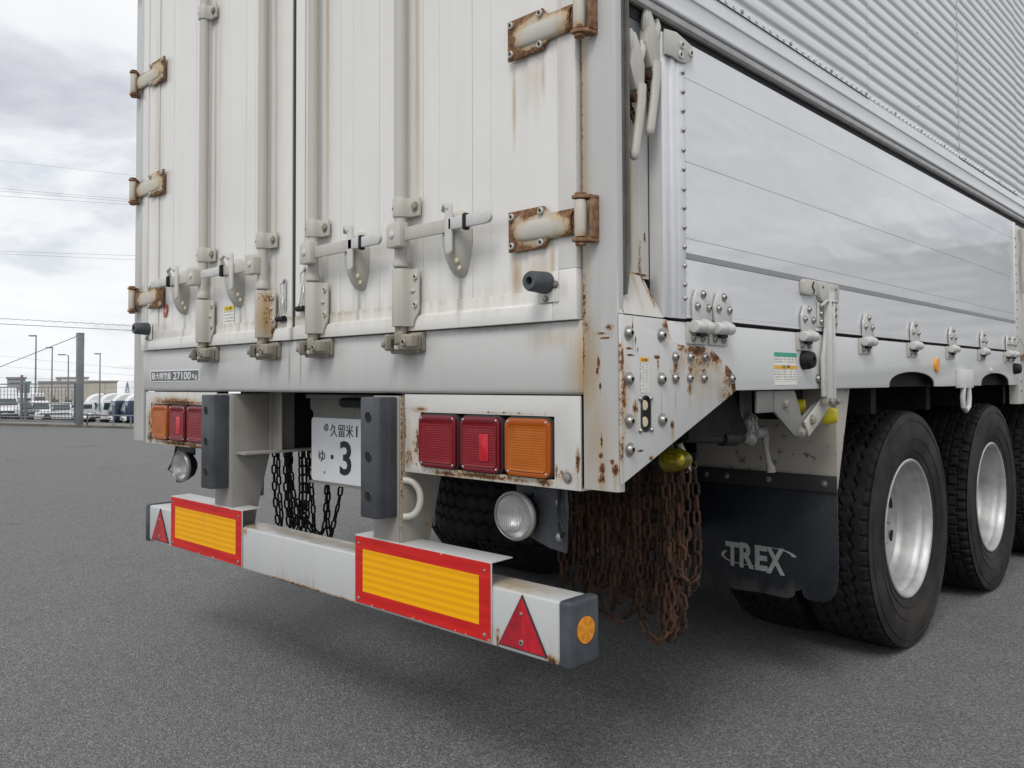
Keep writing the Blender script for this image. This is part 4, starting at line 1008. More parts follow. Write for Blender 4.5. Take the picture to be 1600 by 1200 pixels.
# gusset plate with its bolts
G = node('corner_gusset', (1.248, .24, -.03), T)
b = MB(); b.prism([(.002, .1435), (.176, .1415), (.186, .115), (.200, .094), (.232, .0855), (.352, .0845), (.372, .080), (.448, .040), (.470, .026), (.484, .006), (.489, -.022), (.470, -.031), (.0025, -.2145)], 'X', 1.2435, 1.2500); b.build('gusset_plate', M['gusset'], G, .0015)
for y, z in ((.0285, .105), (.153, .105), (.0285, .007), (.152, .007), (.0285, -.082), (.153, -.084), (.0285, -.142)): bolt(G, (1.2502, y, z), (1, 0, 0), .0115, .011, 'dome')
for y, z in ((.210, .057), (.274, .058), (.338, .059), (.209, .009), (.271, .009), (.334, .009), (.469, .008)): bolt(G, (1.2502, y, z), (1, 0, 0), .0098, .008, 'dome')
for y, z in ((.068, -.035), (.108, -.035), (.068, -.104), (.110, -.104)): bolt(G, (1.2502, y, z), (1, 0, 0), .0062, .0065, 'rivet', 'bolt', M['bolt'])
bb = MB(); ol = lambda r, hh: [(.0895+r*math.cos(t), (-.0465 if math.sin(t) >= 0 else -.0895)+r*math.sin(t)) for t in [2*math.pi*k/24+.001 for k in range(24)]]
bb.ring(ol(.0185, 0), ol(.0145, 0), 'X', 1.2495, 1.2530); bb.build('slot_rim', M['seal'], G, .001)
bb = MB(); bb.prism(ol(.0146, 0), 'X', 1.2490, 1.2506); bb.build('slot', M['hole'], G)
for z in (-.050, -.086):
    bb = MB(); bb.lathe([(.0115, 0), (.010, .0016), (0, .002)], (1.2506, .086, z), (1, 0, 0), 16); bb.build('marker_lens', M['cream'], G)
bb = MB(); bb.box((1.2501, .070, -.0225), (1.2509, .1025, .054)); bb.build('caution_label', M['stk_orange'], G)
text('label_lettering', '注意', (1.2510, .076, .0455), (0, 1, 0), (0, 0, 1), .021, .006, M['black_ink'], G, .0003)
# a small bullet side lamp below the gusset
YL = node('bullet_lamp', (1.12, .385, -.20), T)
o, d = Vector((1.095, .405, -.198)), Vector((1, -.12, .05)).normalized()
bb = MB(); bb.lathe([(.0335, 0), (.0345, .006), (.033, .02), (.029, .042), (.0225, .062), (.013, .076), (0, .081)], o, d, 26); bb.build('lens', M['yellow_lens'], YL, ang=60)
bb = MB(); bb.lathe([(0, -.035), (.026, -.035), (.034, -.012), (.036, 0), (.035, .004), (0, .004)], o, d, 22); bb.build('lamp_base', M['black'], YL)
bb = MB(); bb.cyl(o, o+d*.045, .008, n=10); bb.ellipsoid(o+d*.045, .013, .012, .013); bb.build('bulb', M['chrome'], YL)
bb = MB(); bb.prism([(1.06, -.05), (1.10, -.05), (1.10, -.262), (1.075, -.275), (1.055, -.235)], 'Y', .425, .431); bb.build('lamp_bracket', M['chassis_grey'], YL, .001)

# gate hinges along the sill
def gate_hinge(y, w=.085):
    Hn = node('gate_hinge', (1.25, y, .14), T); h = w/2
    bb = MB(); bb.prism([(y-h*.98, .146), (y+h*.98, .146), (y+h, .186), (y+h*.62, .2205), (y-h*.62, .2205), (y-h, .190)], 'X', 1.2485, 1.2550); bb.build('upper_leaf', M['silver'], Hn, .0015)
    for a, z in ((0, .2085), (-h*.62, .1785), (h*.62, .1775)): bolt(Hn, (1.2552, y+a, z), (1, 0, 0), .0082, .007, 'dome', 'bolt')
    yl = y-.016
    bb = MB(); bb.prism([(yl-h*1.05, .141), (yl-h*1.05, .0895), (yl+h*1.02, .0885), (yl+h*1.02, .138)], 'X', 1.2438, 1.2500); bb.build('lower_leaf', M['hard'], Hn, .002)
    bb = MB(); bb.cyl((1.262, yl-h*.92, .130), (1.262, yl+h*.10, .130), .0150, n=18); bb.build('knuckle', M['silver'], Hn, .003)
    bb = MB(); bb.cyl((1.262, yl+h*.16, .130), (1.262, yl+h*.90, .130), .0150, n=18); bb.prism([(1.2550, .150), (1.2485, .150), (1.2485, .143), (1.258, .120), (1.273, .140)], 'Y', yl+h*.2, yl+h*.95); bb.build('knuckle', M['silver'], Hn, .003)
    bb = MB(); bb.box((1.2500, yl-h*.2, .108), (1.262, yl+h*.5, .122)); bb.build('pin_stop', M['dark_gap'], Hn)
    for a in (-h*.5, h*.5): bolt(Hn, (1.2502, yl+a, .1035), (1, 0, 0), .0078, .006, 'dome', 'bolt', M['screw'])
for y in (.326, .424): gate_hinge(y)
for k in range(5): gate_hinge(.913+.4593*k, .092)
for y in (3.19, 3.29): gate_hinge(y, .08)

# folded support arm with its latch
SA = node('support_arm', (1.26, 1.06, .1), T)
bb = MB(); bb.prism([(.985, .298), (1.118, .296), (1.127, .286), (1.124, .246), (1.118, .240), (1.000, .238), (.988, .250), (.982, .290)], 'X', 1.2452, 1.2580); bb.build('catch_plate', M['hard'], SA, .002)
bb = MB(); bb.box((1.2583, 1.045, .244), (1.2600, 1.085, .272)); bb.build('catch_window', M['gate'], SA)
for y in (1.005, 1.10): bolt(SA, (1.2582, y, .283), (1, 0, 0), .0055, .004, 'rivet', 'bolt', M['screw'])
bb = MB(); bb.prism([(.878, .295), (.962, .297), (.970, .290), (.970, .258), (.960, .252), (.880, .250), (.874, .258), (.872, .286)], 'X', 1.2452, 1.2600); bb.build('catch_block', M['hard'], SA, .003)
bb = MB(); bb.tube([(1.2604, .935, .290), (1.2604, .925, .275), (1.2604, .938, .266), (1.2604, .932, .256)], .003, 5); bb.build('catch_slot', M['dark_gap'], SA)
for y0 in (.985, 1.085):
    bb = MB(); bb.box((1.2452, y0, .163), (1.2500, y0+.045, .236)); bb.build('side_tab', M['silver'], SA, .002)
    for z in (.222, .202, .178): bolt(SA, (1.2502, y0+.022, z), (1, 0, 0), .0082, .007, 'dome', 'bolt')
bb = MB(); bb.prism([(1.252, 1.020), (1.274, 1.024), (1.274, 1.030), (1.260, 1.031), (1.260, 1.046), (1.274, 1.048), (1.274, 1.054), (1.252, 1.058)], 'Z', -.052, .240); bb.build('arm_channel', M['silver'], SA, .0015)
bb = MB(); bb.prism([(1.008, .10), (1.019, .16), (1.019, -.045), (.994, -.045), (.994, .07)], 'X', 1.252, 1.260); bb.build('arm_flange', M['silver'], SA, .001)
bb = MB(); bb.box((1.2605, 1.036, .075), (1.2640, 1.040, .20)); bb.build('arm_rib', M['silver'], SA)
bb = MB(); bb.tube([(1.258, .99, .225), (1.266, 1.01, .240), (1.274, 1.06, .241), (1.262, 1.10, .240)], .004, 6); bb.build('safety_wire', M['silver'], SA)
bb = MB(); bb.box((1.250, 1.00, -.070), (1.272, 1.075, -.0525)); bb.build('arm_foot', M['grimy'], SA, .003)
for y in (1.012, 1.062): bolt(SA, (1.2722, y, -.060), (1, 0, 0), .009, .008, 'hex', 'bolt')
bb = MB(); bb.prism([(.738, -.0245), (.868, -.0245), (.912, -.105), (.985, -.072), (1.04, -.056), (1.095, -.066), (1.05, -.126), (.95, -.158), (.90, -.163), (.855, -.152), (.738, -.082)], 'X', 1.222, 1.230); bb.build('arm_bracket', M['chassis_grey'], SA, .002)
bb = MB(); bb.obox((1.236, 1.0, -.098), (.004, 0, 0), (0, .075, .041), (0, -.012, .022)); bb.build('arm_link', M['hard'], SA, .002)
bb = MB(); bb.box((1.222, .640, -.084), (1.229, .734, -.0245)); bb.build('bracket_tab', M['chassis_grey'], SA, .001)
for y, z in ((.80, -.062), (.955, -.112), (.905, -.148)): bolt(SA, (1.2402 if y > .93 else 1.2302, y, z), (1, 0, 0), .012, .010, 'hex', 'bolt', M['grimy'])
bb = MB(); bb.lathe([(0, 0), (.026, 0), (.027, .03), (.020, .05), (0, .052)], (1.205, 1.095, -.105), (.75, .2, 0), 18); bb.build('yellow_cap', M['yellow_plastic'], SA)
bb = MB(); bb.lathe([(0, 0), (.022, 0), (.022, .04), (0, .045)], (1.16, .99, -.075), (.75, .2, 0), 16); bb.build('yellow_cap', M['yellow_plastic'], SA)

# things on the side sill
for (y, z) in ((.898, .062), (3.33, .06)):
    bb = MB(); bb.lathe([(0, 0), (.028, 0), (.027, .016), (.022, .030), (.010, .033), (.008, .022), (0, .022)], (1.243, y, z), (1, 0, 0), 20); bb.build('rubber_bumper', M['black'], T)
bolt(T, (1.2432, .992, .008), (1, 0, 0), .0105, .009, 'dome')
bb = MB(); bb.box((1.2431, .714, -.009), (1.2440, .852, .081)); bb.build('notice_label', M['stk_green'], T)
text('label_lettering', '注意', (1.2441, .755, .0375), (0, 1, 0), (0, 0, 1), .055, .0085, M['black_ink'], T, .0003)
bb = MB(); bb.lathe([(.030, 0), (.029, .006), (.026, .0085), (.008, .010), (0, .010)], (1.2432, 2.100, .0625), (1, 0, 0), 20); bb.build('side_reflector', M['amber_reflex'], T)
bb = MB(); bb.box((1.2425, 2.352, -.030), (1.2700, 2.515, .0465)); bb.build('hook_box', M['sill_side'], T, .003)
bb = MB(); bb.tube([(1.262, 2.39, -.02), (1.262, 2.375, -.07), (1.262, 2.385, -.108), (1.262, 2.42, -.125), (1.262, 2.458, -.108), (1.262, 2.468, -.07), (1.262, 2.46, -.02)], .0105, 10); bb.build('rope_hook', M['silver'], T)
bb = MB(); bb.ellipsoid((1.245, 2.90, .046), .006, .02, .014, 10, 6); bb.build('arch_tab', M['silver'], T)

# ================================================================== underbody
b = MB(); b.box((XL+.03, .13, -.0215), (1.20, LEN-.1, -.0205)); b.build('deck_underside', M['chassis'], T)
for s in ():
    x = c0+s*.42
    b = MB(); b.prism([(x-.07, -.022), (x+.07, -.022), (x+.07, -.036), (x+.006, -.036), (x+.006, -.30), (x+.07, -.30), (x+.07, -.314), (x-.07, -.314), (x-.07, -.30), (x-.006, -.30), (x-.006, -.036), (x-.07, -.036)], 'Y', .24, LEN-.1); b.build('chassis_beam', M['chassis'], T)
for k in range(12):
    y = .45+k*.62; b = MB(); b.box((XL+.06, y, -.12), (1.14, y+.05, -.022)); b.build('cross_member', M['chassis'], T)
b = MB(); b.prism([(.4, -.022), (.62, -.022), (.70, -.13), (.70, -.145), (.4, -.145)], 'X', 1.16, 1.166); b.build('side_bracket', M['chassis'], T)
b = MB(); b.box((XL+.05, LEN-.6, -.62), (1.19, LEN-.5, -.0225)); b.build('front_light_blocker', M['chassis'], T)  # added dark wall, out of view; shuts off sky and darkens the underside
for y in (5.2, 6.4):
    b = MB(); b.box((XL+.15, y, -.55), (1.12, y+.7, -.0225)); b.build('under_light_blocker', M['chassis'], T, .02)  # added unseen boxes that keep daylight out from under the deck
# hose, valve and crank lever
VL = node('valve_lever', (1.16, .72, -.1), T)
bb = MB(); bb.box((1.150, .690, -.120), (1.156, .752, -.0225)); bb.build('valve_strap', M['chassis_grey'], VL, .001)
bb = MB(); bb.cyl((1.159, .722, -.115), (1.175, .722, -.115), .030, n=6); bb.cyl((1.16, .700, -.150), (1.16, .735, -.165), .020, n=12); bb.build('valve_body', M['chassis_grey'], VL, .002)
for a in range(4): bolt(VL, (1.1755, .722+.017*math.cos(R(45+90*a)), -.115+.017*math.sin(R(45+90*a))), (1, 0, 0), .006, .006, 'hex', 'bolt', M['screw'])
bb = MB(); bb.cyl((1.165, .745, -.145), (1.165, .80, -.143), .017, n=14); bb.build('valve_hub', M['chassis_grey'], VL, .002)
bb = MB(); rows = []
for (y, z, w) in [(.795, -.13, .018), (.812, -.15, .017), (.815, -.19, .010), (.828, -.225, .011), (.842, -.25, .018), (.845, -.262, .019)]:
    rows.append(bb.verts([(1.165+w*.6*math.cos(t), y+w*math.sin(t), z) for t in [2*math.pi*k/10 for k in range(10)]]))
for a, e in zip(rows, rows[1:]):
    for k in range(10): bb.face([a[k], a[(k+1) % 10], e[(k+1) % 10], e[k]])
bb.face(rows[0]); bb.face(rows[-1]); bb.build('crank_lever', M['chassis_grey'], VL, ang=60)
bb = MB(); bb.tube([(1.15, .40, -.14), (1.155, .52, -.150), (1.155, .60, -.155), (1.158, .69, -.155)], .012, 10); bb.cyl((1.156, .58, -.153), (1.157, .655, -.156), .019, n=14); bb.build('air_hose', M['black'], VL)
bb = MB(); bb.tube([(1.10, .46, -.16), (1.11, .475, -.20), (1.108, .49, -.235)], .009, 8); bb.build('hanger_pin', M['silver'], T)
# mudguard and flap in front of the wheels
MG = node('mud_flap', (.96, 1.2, -.4), T)
b = MB(); b.prism([(1.20, -.022), (1.204, -.022), (1.204, -.345), (1.20, -.345)], 'X', .705, 1.212); b.prism([(1.2042, -.022), (1.32, .0), (1.32, -.003), (1.2042, -.345)], 'X', 1.209, 1.212); b.build('guard_panel', M['guard'], MG, .0015)
b = MB(); b.box((.702, 1.190, -.353), (1.2125, 1.1995, -.301)); b.build('clamp_strip', M['seal'], MG, .0015)
for x in (.75, .83, .985, 1.175): bolt(MG, (x, 1.1898, -.326), (0, -1, 0), .008, .006, 'hex', 'bolt', M['bolt'])
pf = [(.706, -.345), (1.2100, -.345)] + [(1.211, -.55), (1.209, -.62), (1.203, -.665), (1.185, -.694), (1.160, -.708), (1.145, -.704), (1.135, -.709), (1.110, -.706), (1.096, -.700), (1.088, -.676), (1.080, -.684), (1.068, -.683), (1.060, -.706), (1.035, -.715), (.95, -.712), (.86, -.716), (.80, -.712), (.72, -.722), (.706, -.715)]
b = MB(); b.prism(pf, 'Y', 1.2005, 1.2065); FL = b.build('flap_sheet', M['flap'], MG, .001)
# printed word with its ring
def fl(px, py): v = rear(px, py, 1.2); return v
word = [('T', 1134, 882, 1155, 848), ('R', 1156, 886, 1178, 850), ('E', 1180, 890, 1199, 854), ('X', 1197, 895, 1226, 858)]
for ch, xa, ya, xb, yb in word:
    a, e = fl(xa, ya), fl(xb, yb); text('logo_letter', ch, (a.x, 1.2000, a.z), (1, 0, 0), (0, 0, 1), e.x-a.x, e.z-a.z, M['flap_print'], MG, .0006, .035)
bb = MB(); c_ = fl(1184, 869); rx, rz = (fl(1243, 860).x-fl(1126, 880).x)/2, .034; n = 40; A = []; B = []
for k in range(n+1):
    t = R(-12+ (372-24)*k/n) if False else R(5+350*k/n)
    w = .0025+.0085*max(0, math.cos(t+.25))**2+.004*max(0, math.cos(t-math.pi+.2))**2
    tilt = .0
    A.append((c_.x+rx*math.cos(t), 1.1996, c_.z+rz*math.sin(t)+.012*math.cos(t))); B.append((c_.x+(rx-w*1.6)*math.cos(t), 1.1996, c_.z+(rz-w*.8)*math.sin(t)+.012*math.cos(t)))
keep = lambda k: not (45 < (5+350*k/n) < 112 and False)
for k in range(n):
    tk = 5+350*k/n
    if 92 < tk < 150 or 262 < tk < 352: continue
    v = bb.verts([A[k], A[k+1], B[k+1], B[k]]); w = bb.verts([(p[0], 1.2004, p[2]) for p in (A[k], A[k+1], B[k+1], B[k])]); bb.face(v); bb.face(w)
    for i in range(4): bb.face([v[i], w[i], w[(i+1) % 4], v[(i+1) % 4]])
bb.build('logo_ring', M['flap_print'], MG)

b = MB(); b.box((XL+.002, .6, -.16), (XL+.02, LEN-.1, -.0225)); b.build('far_side_light_blocker', M['chassis'], T)  # added dark strip closing the bright slits of sky above the tyres
_p = rear(872, 800, .93); SPARE = (_p.x, .93, -.395)
# ---- wheels
TR, TW = .457, .272
def tread_depth(kind, th, s):
    """groove depth at angle th and position s across the tread"""
    a = abs(s); tri = lambda v: abs(((v+.25) % 1)*2-1)*2-1     # -1..1 triangle wave
    sm = lambda d, w: max(0.0, min(1.0, (w-abs(d))/(w*.45)))
    if kind == 0:
        n = 52; d = 0
        for k, c in enumerate((-.066, -.024, .024, .066)):
            d = max(d, sm(s-(c+.0085*tri(th*n/(2*math.pi)+.5*(k % 2))), .0045))
        ph = (th*n/(2*math.pi)) % 1
        if a > .094: d = max(d, sm(ph-.5, .11)*min(1, (a-.094)/.014)*.8)
        for k, c in enumerate((-.045, 0, .045)):
            if abs(s-c) < .014: d = max(d, sm(((th*n/(2*math.pi)+.25*k) % 1)-.5, .05)*.35)
        return d*.011
    n = 62; d = 0
    for c in (-.085, -.043, 0, .043, .085): d = max(d, sm(s-c-.003*tri(th*n/(4*math.pi)), .0036))
    row = math.floor((s+.1280)/.0425)
    ph = (th*n/(2*math.pi)+.37*row) % 1
    d = max(d, sm(ph-.5, .11))
    if a > .088: d = max(d, sm(((th*n*1.0/(2*math.pi)) % 1)-.5, .18))
    return d*.010
def tyre_mesh(kind):
    b = MB(); NA = 420
    sec = [(-.108, .254), (-.117, .268), (-.122, .290), (-.1345, .335), (-.136, .372), (-.133, .408), (-.1300, .432), (-.1275, .444)]
    tr = [-.124+.248*k/46 for k in range(47)]
    def crown(s): return TR-.005*(s/.112)**2-(.012*max(0, (abs(s)-.110)/.014)**2)
    prof = [(s, r, False) for s, r in sec]+[(s, crown(s), True) for s in tr]+[(-s, r, False) for s, r in sec[::-1]]
    rows = []
    for i in range(NA):
        th = 2*math.pi*i/NA; c, sn = math.cos(th), math.sin(th); row = []
        for (s, r, t) in prof:
            rr = r-(tread_depth(kind, th, s) if t else 0)
            row.append(b.bm.verts.new((s, rr*c, rr*sn)))
        rows.append(row)
    for i in range(NA):
        p, q = rows[i], rows[(i+1) % NA]
        for k in range(len(prof)-1):
            f = b.face([p[k], p[k+1], q[k+1], q[k]]); f.material_index = 0 if prof[k][2] and prof[k+1][2] else 1
    # raised rings on the sidewall
    b.mi = 1
    for sg in (1, -1):
        for r0, w, h in ((.415, .003, .0025), (.345, .002, .002), (.300, .002, .0025)):
            s0 = {.415: .1322, .345: .1350, .300: .1250}[r0]
            b.lathe([(r0-w, (s0-.001)*sg), (r0-w*.5, (s0+h)*sg), (r0+w*.5, (s0+h)*sg), (r0+w, (s0-.001)*sg)], (0, 0, 0), (1, 0, 0), 96)
    me, _ = b.mesh('tyre', [M['tyre'], M['sidewall']], origin=(0, 0, 0), ang=40)
    return me
def rim_mesh():
    b = MB(); 
    b.lathe([(.262, -.10), (.266, .100), (.268, .112), (.274, .1185), (.2765, .116), (.2785, .1205), (.273, .1235), (.266, .121), (.260, .112), (.258, .104), (.2565, .100), (.2560, .088), (.2500, .080), (.2455, .066), (.2450, .022), (.2420, .006), (.2360, -.004), (.2300, -.006), (.2250, -.002), (.2180, .002), (.2100, .002), (.185, -.006), (.135, -.012), (.135, -.03)], (0, 0, 0), (1, 0, 0), 96)
    me, _ = b.mesh('rim', M['rim'], origin=(0, 0, 0), ang=28)
    return me
def hub_mesh():
    b = MB()
    b.lathe([(.140, -.014), (.138, -.010), (.09, -.012), (.082, -.008), (.078, -.002), (.06, .002), (.03, .003), (0, .003)], (0, 0, 0), (1, 0, 0), 28)
    for k in range(8):
        t = 2*math.pi*k/8; o = Vector((-.010, .112*math.cos(t), .112*math.sin(t))); b.cyl(o, o+Vector((.022, 0, 0)), .015, .012, n=8)
    b.mi = 1
    for k in range(8):
        t = 2*math.pi*(k+.5)/8; b.lathe([(.024, -.0035), (0, -.0030)], (0, .184*math.cos(t), .184*math.sin(t)), (1, 0, 0), 14)
    me, _ = b.mesh('hub', [M['rim'], M['hole']], origin=(0, 0, 0))
    return me
TM = [tyre_mesh(0), tyre_mesh(1)]; RM = rim_mesh(); HM = hub_mesh()
WZ = -H+TR-.004
def wheel(x, y, kind, face, turn=0.0, full=True):
    Wn = node('wheel', (x, y, WZ), T)
    ry = (turn, 0, 0) if face > 0 else (turn, 0, math.pi)
    put('tyre', TM[kind], (x, y, WZ), Wn, ry)
    if full:
        put('rim', RM, (x, y, WZ), Wn, ry, scale=(1, .955, .955)); put('hub', HM, (x, y, WZ), Wn, ry, scale=(1, .955, .955))
    return Wn
XO = 1.192-TW/2
wys = [1.972, 3.145, 4.315]
for i, y in enumerate(wys):
    k = 0 if i == 0 else 1
    wheel(XO, y, k, 1, .3*i); wheel(XO-.325, y, k, -1, .17+i, False)
    wheel(2*c0-XO, y, k, -1, .5*i); wheel(2*c0-XO+.325, y, k, 1, .9+i, False)
    b = MB(); b.cyl((-.95, y, WZ), (.95, y, WZ), .065, n=16); b.build('axle', M['chassis'], T)
    for s in (-1, 1):
        b = MB(); b.box((c0+s*.42-.04, y-.45, WZ+.07), (c0+s*.42+.04, y+.45, WZ+.12)); b.box((c0+s*.42-.05, y-.55, WZ+.1), (c0+s*.42+.05, y-.45, -.31)); b.build('leaf_spring', M['chassis'], T)
# spare wheel slung flat under the frame
sx, sy, sz = SPARE
SW = node('spare_wheel', (sx, sy, sz), T)
put('tyre', TM[0], (sx, sy, sz), SW, (0, math.pi/2, 0)); put('rim', RM, (sx, sy, sz), SW, (0, math.pi/2, 0), scale=(1, .955, .955))
b = MB(); b.box((sx-.03, sy-.03, sz-.12), (sx+.03, sy+.03, -.20)); b.box((sx-.5, sy-.03, -.21), (sx+.5, sy+.03, -.195)); b.build('spare_carrier', M['chassis'], T)
b = MB(); b.box((1.1935, 3.10, WZ+.225), (1.1937, 3.12, WZ+.25))
b.bm.free()

# ================================================================== hanging chains
def link_mesh(mat, L_=.050, Wd=.026, r=.0042):
    b = MB(); pts = []; st = (L_-Wd)/2; rr = Wd/2-r
    for k in range(7): t = math.pi*k/6; pts.append((rr*math.cos(t), 0, st+rr*math.sin(t)))
    for k in range(7): t = math.pi+math.pi*k/6; pts.append((rr*math.cos(t), 0, -st+rr*math.sin(t)))
    b.tube(pts, r, 6, closed=True)
    me, _ = b.mesh('link', mat, origin=(0, 0, 0), ang=80); return me
LKR, LKB = link_mesh(M['chain_rust'], .046, .0255, .0043), link_mesh(M['chain_black'], .046, .024, .0043)
def chain(pts, me, label, group, pitch=.0365):
    """links along a hanging path"""
    P = [Vector(p) for p in pts]
    # smooth path
    Q = []
    for i in range(len(P)-1):
        a, b_, c, d = P[max(i-1, 0)], P[i], P[i+1], P[min(i+2, len(P)-1)]
        for k in range(12):
            t = k/12; Q.append(.5*((2*b_)+(c-a)*t+(2*a-5*b_+4*c-d)*t*t+(3*b_-a-3*c+d)*t**3))
    Q.append(P[-1])
    root = thing('chain', Q[0], label, 'chain', group)
    acc = 0; nextd = pitch/2; i = 0; tw = random.uniform(0, 3)
    for a, b_ in zip(Q, Q[1:]):
        d = (b_-a).length
        while d > 0 and nextd <= acc+d:
            p = a+(b_-a)*((nextd-acc)/d); t = (b_-a).normalized()
            q_ = Vector((0, 0, 1)).rotation_difference(t) @ Euler((0, 0, tw+(math.pi/2 if i % 2 else 0)+random.uniform(-.35, .35))).to_quaternion()
            o = put('link', me, p, root, q_.to_euler()); i += 1; nextd += pitch; tw += random.uniform(-.12, .12)
        acc += d
    return root
GR_R, GR_L = 'rusty tyre chains hung under the right rear corner', 'black tyre chains hung under the left rear'
LB_R = 'rusty brown tyre chain hanging in the bunch behind the right rear corner'
LB_L = 'black tyre chain hanging in the bunch beside the licence plate'
def RC(Y, pix): return [rear(x, y, Y) for x, y in pix]
# right bunch (the chains hang from the rack rail under the deck)
b = MB(); b.box((.62, .425, -.20), (1.17, .440, -.180)); b.box((.66, .425, -.18), (.70, .440, -.023)); b.box((1.06, .43, -.18), (1.10, .440, -.023)); b.build('chain_rack', M['chassis'], T)
def drop(x, y, z0, z1, x2=None):
    """one loop: down from the rail and up again a little further on"""
    x2 = x if x2 is None else x2
    j = lambda a=.006: random.uniform(-a, a)
    return [(x+j(), y+j(), z0), (x+j(), y+j(), z0+(z1-z0)*.4), (x+j(), y+j(), z0+(z1-z0)*.8), ((x+x2)/2, y+j(), z1), (x2+j(), y+.01+j(), z0+(z1-z0)*.8), (x2+j(), y+.01+j(), z0+(z1-z0)*.4), (x2+j(), y+.015, z0)]
zr = -.19
for (a, e, yb, Yc) in [(876, 884, 905, .43), (894, 902, 915, .42), (905, 911, 900, .45), (922, 929, 930, .42), (914, 919, 935, .47), (967, 972, 935, .48), (1010, 1016, 950, .48), (937, 943, 915, .45), (953, 961, 945, .42),
                       (983, 989, 930, .43), (996, 1003, 958, .41), (1031, 1038, 985, .42), (1041, 1046, 1000, .41), (1049, 1055, 992, .43), (1059, 1066, 965, .45)]:
    t0, t1, bt = rear(a, 700, Yc), rear(e, 700, Yc), rear((a+e)/2, yb, Yc)
    chain(drop(t0.x, Yc, zr, bt.z, t1.x), LKR, LB_R, GR_R)
chain(RC(.40, [(945, 790), (945, 880), (935, 935), (950, 962), (975, 965), (998, 930), (992, 880)]), LKR, 'rusty chain looping in a wide swag just right of the bar end cap', GR_R)
chain(RC(.40, [(1000, 880), (1000, 950), (1010, 985), (1028, 1000), (1046, 980), (1050, 930), (1045, 850)]), LKR, 'lowest rusty chain of the bunch, its loop reaching nearest the ground', GR_R)
chain(RC(.50, [(1058, 730), (1078, 718), (1085, 745), (1088, 800), (1090, 860), (1088, 905), (1072, 925), (1060, 905), (1062, 840), (1058, 780), (1055, 740)]), LKR, 'rusty chain at the right edge of the bunch beside the mud flap', GR_R)
chain(RC(.44, [(1060, 720), (1062, 770), (1064, 830), (1066, 880), (1060, 925), (1055, 975), (1062, 985), (1070, 960), (1058, 900), (1050, 850), (1050, 760)]), LKR, 'rusty chain hanging straight below the yellow bullet lamp', GR_R)
chain(RC(.42, [(1052, 888), (1064, 898), (1078, 908), (1088, 902)]), LKR, 'short orange-rusted chain end tied sideways across the bunch', GR_R, .026)
# left bunch
b = MB(); b.box((-.99, .53, -.24), (-.5, .545, -.22)); b.box((-.98, .53, -.22), (-.95, .545, -.023)); b.box((-.54, .53, -.22), (-.51, .545, -.023)); b.build('chain_rack', M['chassis'], T)
def LC(pix, Y=.5): return RC(Y, pix)
zl = lambda x: [(x, 690)]
for pix in ([(430, 688), (428, 730), (430, 780), (434, 815), (438, 825), (440, 810), (436, 760), (434, 690)],
            [(447, 688), (446, 740), (448, 790), (453, 828), (456, 830), (454, 790), (450, 740), (450, 690)],
            [(452, 688), (452, 745), (455, 800), (462, 825), (463, 800), (456, 750), (453, 690)],
            [(469, 688), (470, 760), (470, 835), (474, 832), (476, 760), (474, 690)],
            [(482, 688), (482, 760), (480, 820), (488, 838), (490, 810), (486, 750), (485, 690)]):
    chain(LC(pix), LKB, LB_L, GR_L)
chain(LC([(464, 780), (472, 800), (482, 815), (492, 828), (500, 835), (507, 820), (510, 780), (512, 740)]), LKB, 'black chain crossing slantwise low beside the licence plate', GR_L)
chain(LC([(512, 740), (513, 775), (512, 815), (516, 838), (522, 815), (530, 780), (534, 745)]), LKB, 'black chain hanging directly below the licence plate', GR_L)
# ================================================================== beyond the yard
def tz(u):
    pr = LOW
    for (a, za), (b_, zb) in zip(pr, pr[1:]):
        if u <= b_: return za+(zb-za)*max(0, (u-a))/(b_-a)
    return pr[-1][1]
def gpos(px, D):
    p = at(px, 600, D); p.z = tz(p.xy.dot(kn)); return p
def fpt(px, py, du=.12):
    v = ray(px, py); D = (u0+du-CAMP.xy.dot(kn))/v.xy.dot(kn); return CAMP+v*D
def fz(px, py, du=.12): return fpt(px, py, du).z
def along(px, z, du=.12):
    p = fpt(px, 600, du); p.z = z; return p
K3, N3 = kt.to_3d(), kn.to_3d(); UPV = Vector((0, 0, 1))
# kerb
b = MB(); a, e = along(-260, -H, .05), along(260, -H, .05)
b.obox((a+e)/2+UPV*.02, K3*((e-a).length/2), N3*.07, UPV*.03); b.build('kerb', M['kerb'], kind='structure', bevel=.01)
# gate post with its stay cable
Pt = fpt(124, 664, .15); Pt.z = -H
GP = thing('gate_post', Pt, 'tall square grey steel post at the end of the mesh gate', 'post')
topz = fz(124, 521, .15)
ax = (K3*.9+N3*-.44).normalized(); ay = Vector((-ax.y, ax.x, 0))
b = MB(); b.obox(Pt+UPV*((topz+H)/2), ax*.082, ay*.075, UPV*((topz+H)/2)); b.build('column', M['fence'], GP, .006)
b = MB(); b.obox(Pt+UPV*(topz+H+.004), ax*.088, ay*.08, UPV*.006); b.build('cap', M['fence'], GP)
b = MB(); b.obox(Pt-K3*.10+UPV*(topz+H-.06), K3*.05, N3*.01, UPV*.035); b.build('cable_lug', M['fence'], GP)
a = Pt-K3*.13+UPV*(topz+H-.07); e = fpt(-70, 601, .15)
b = MB(); b.tube([a+(e-a)*(k/8) for k in range(9)], .009, 6); b.build('stay_cable', M['wire'], GP)
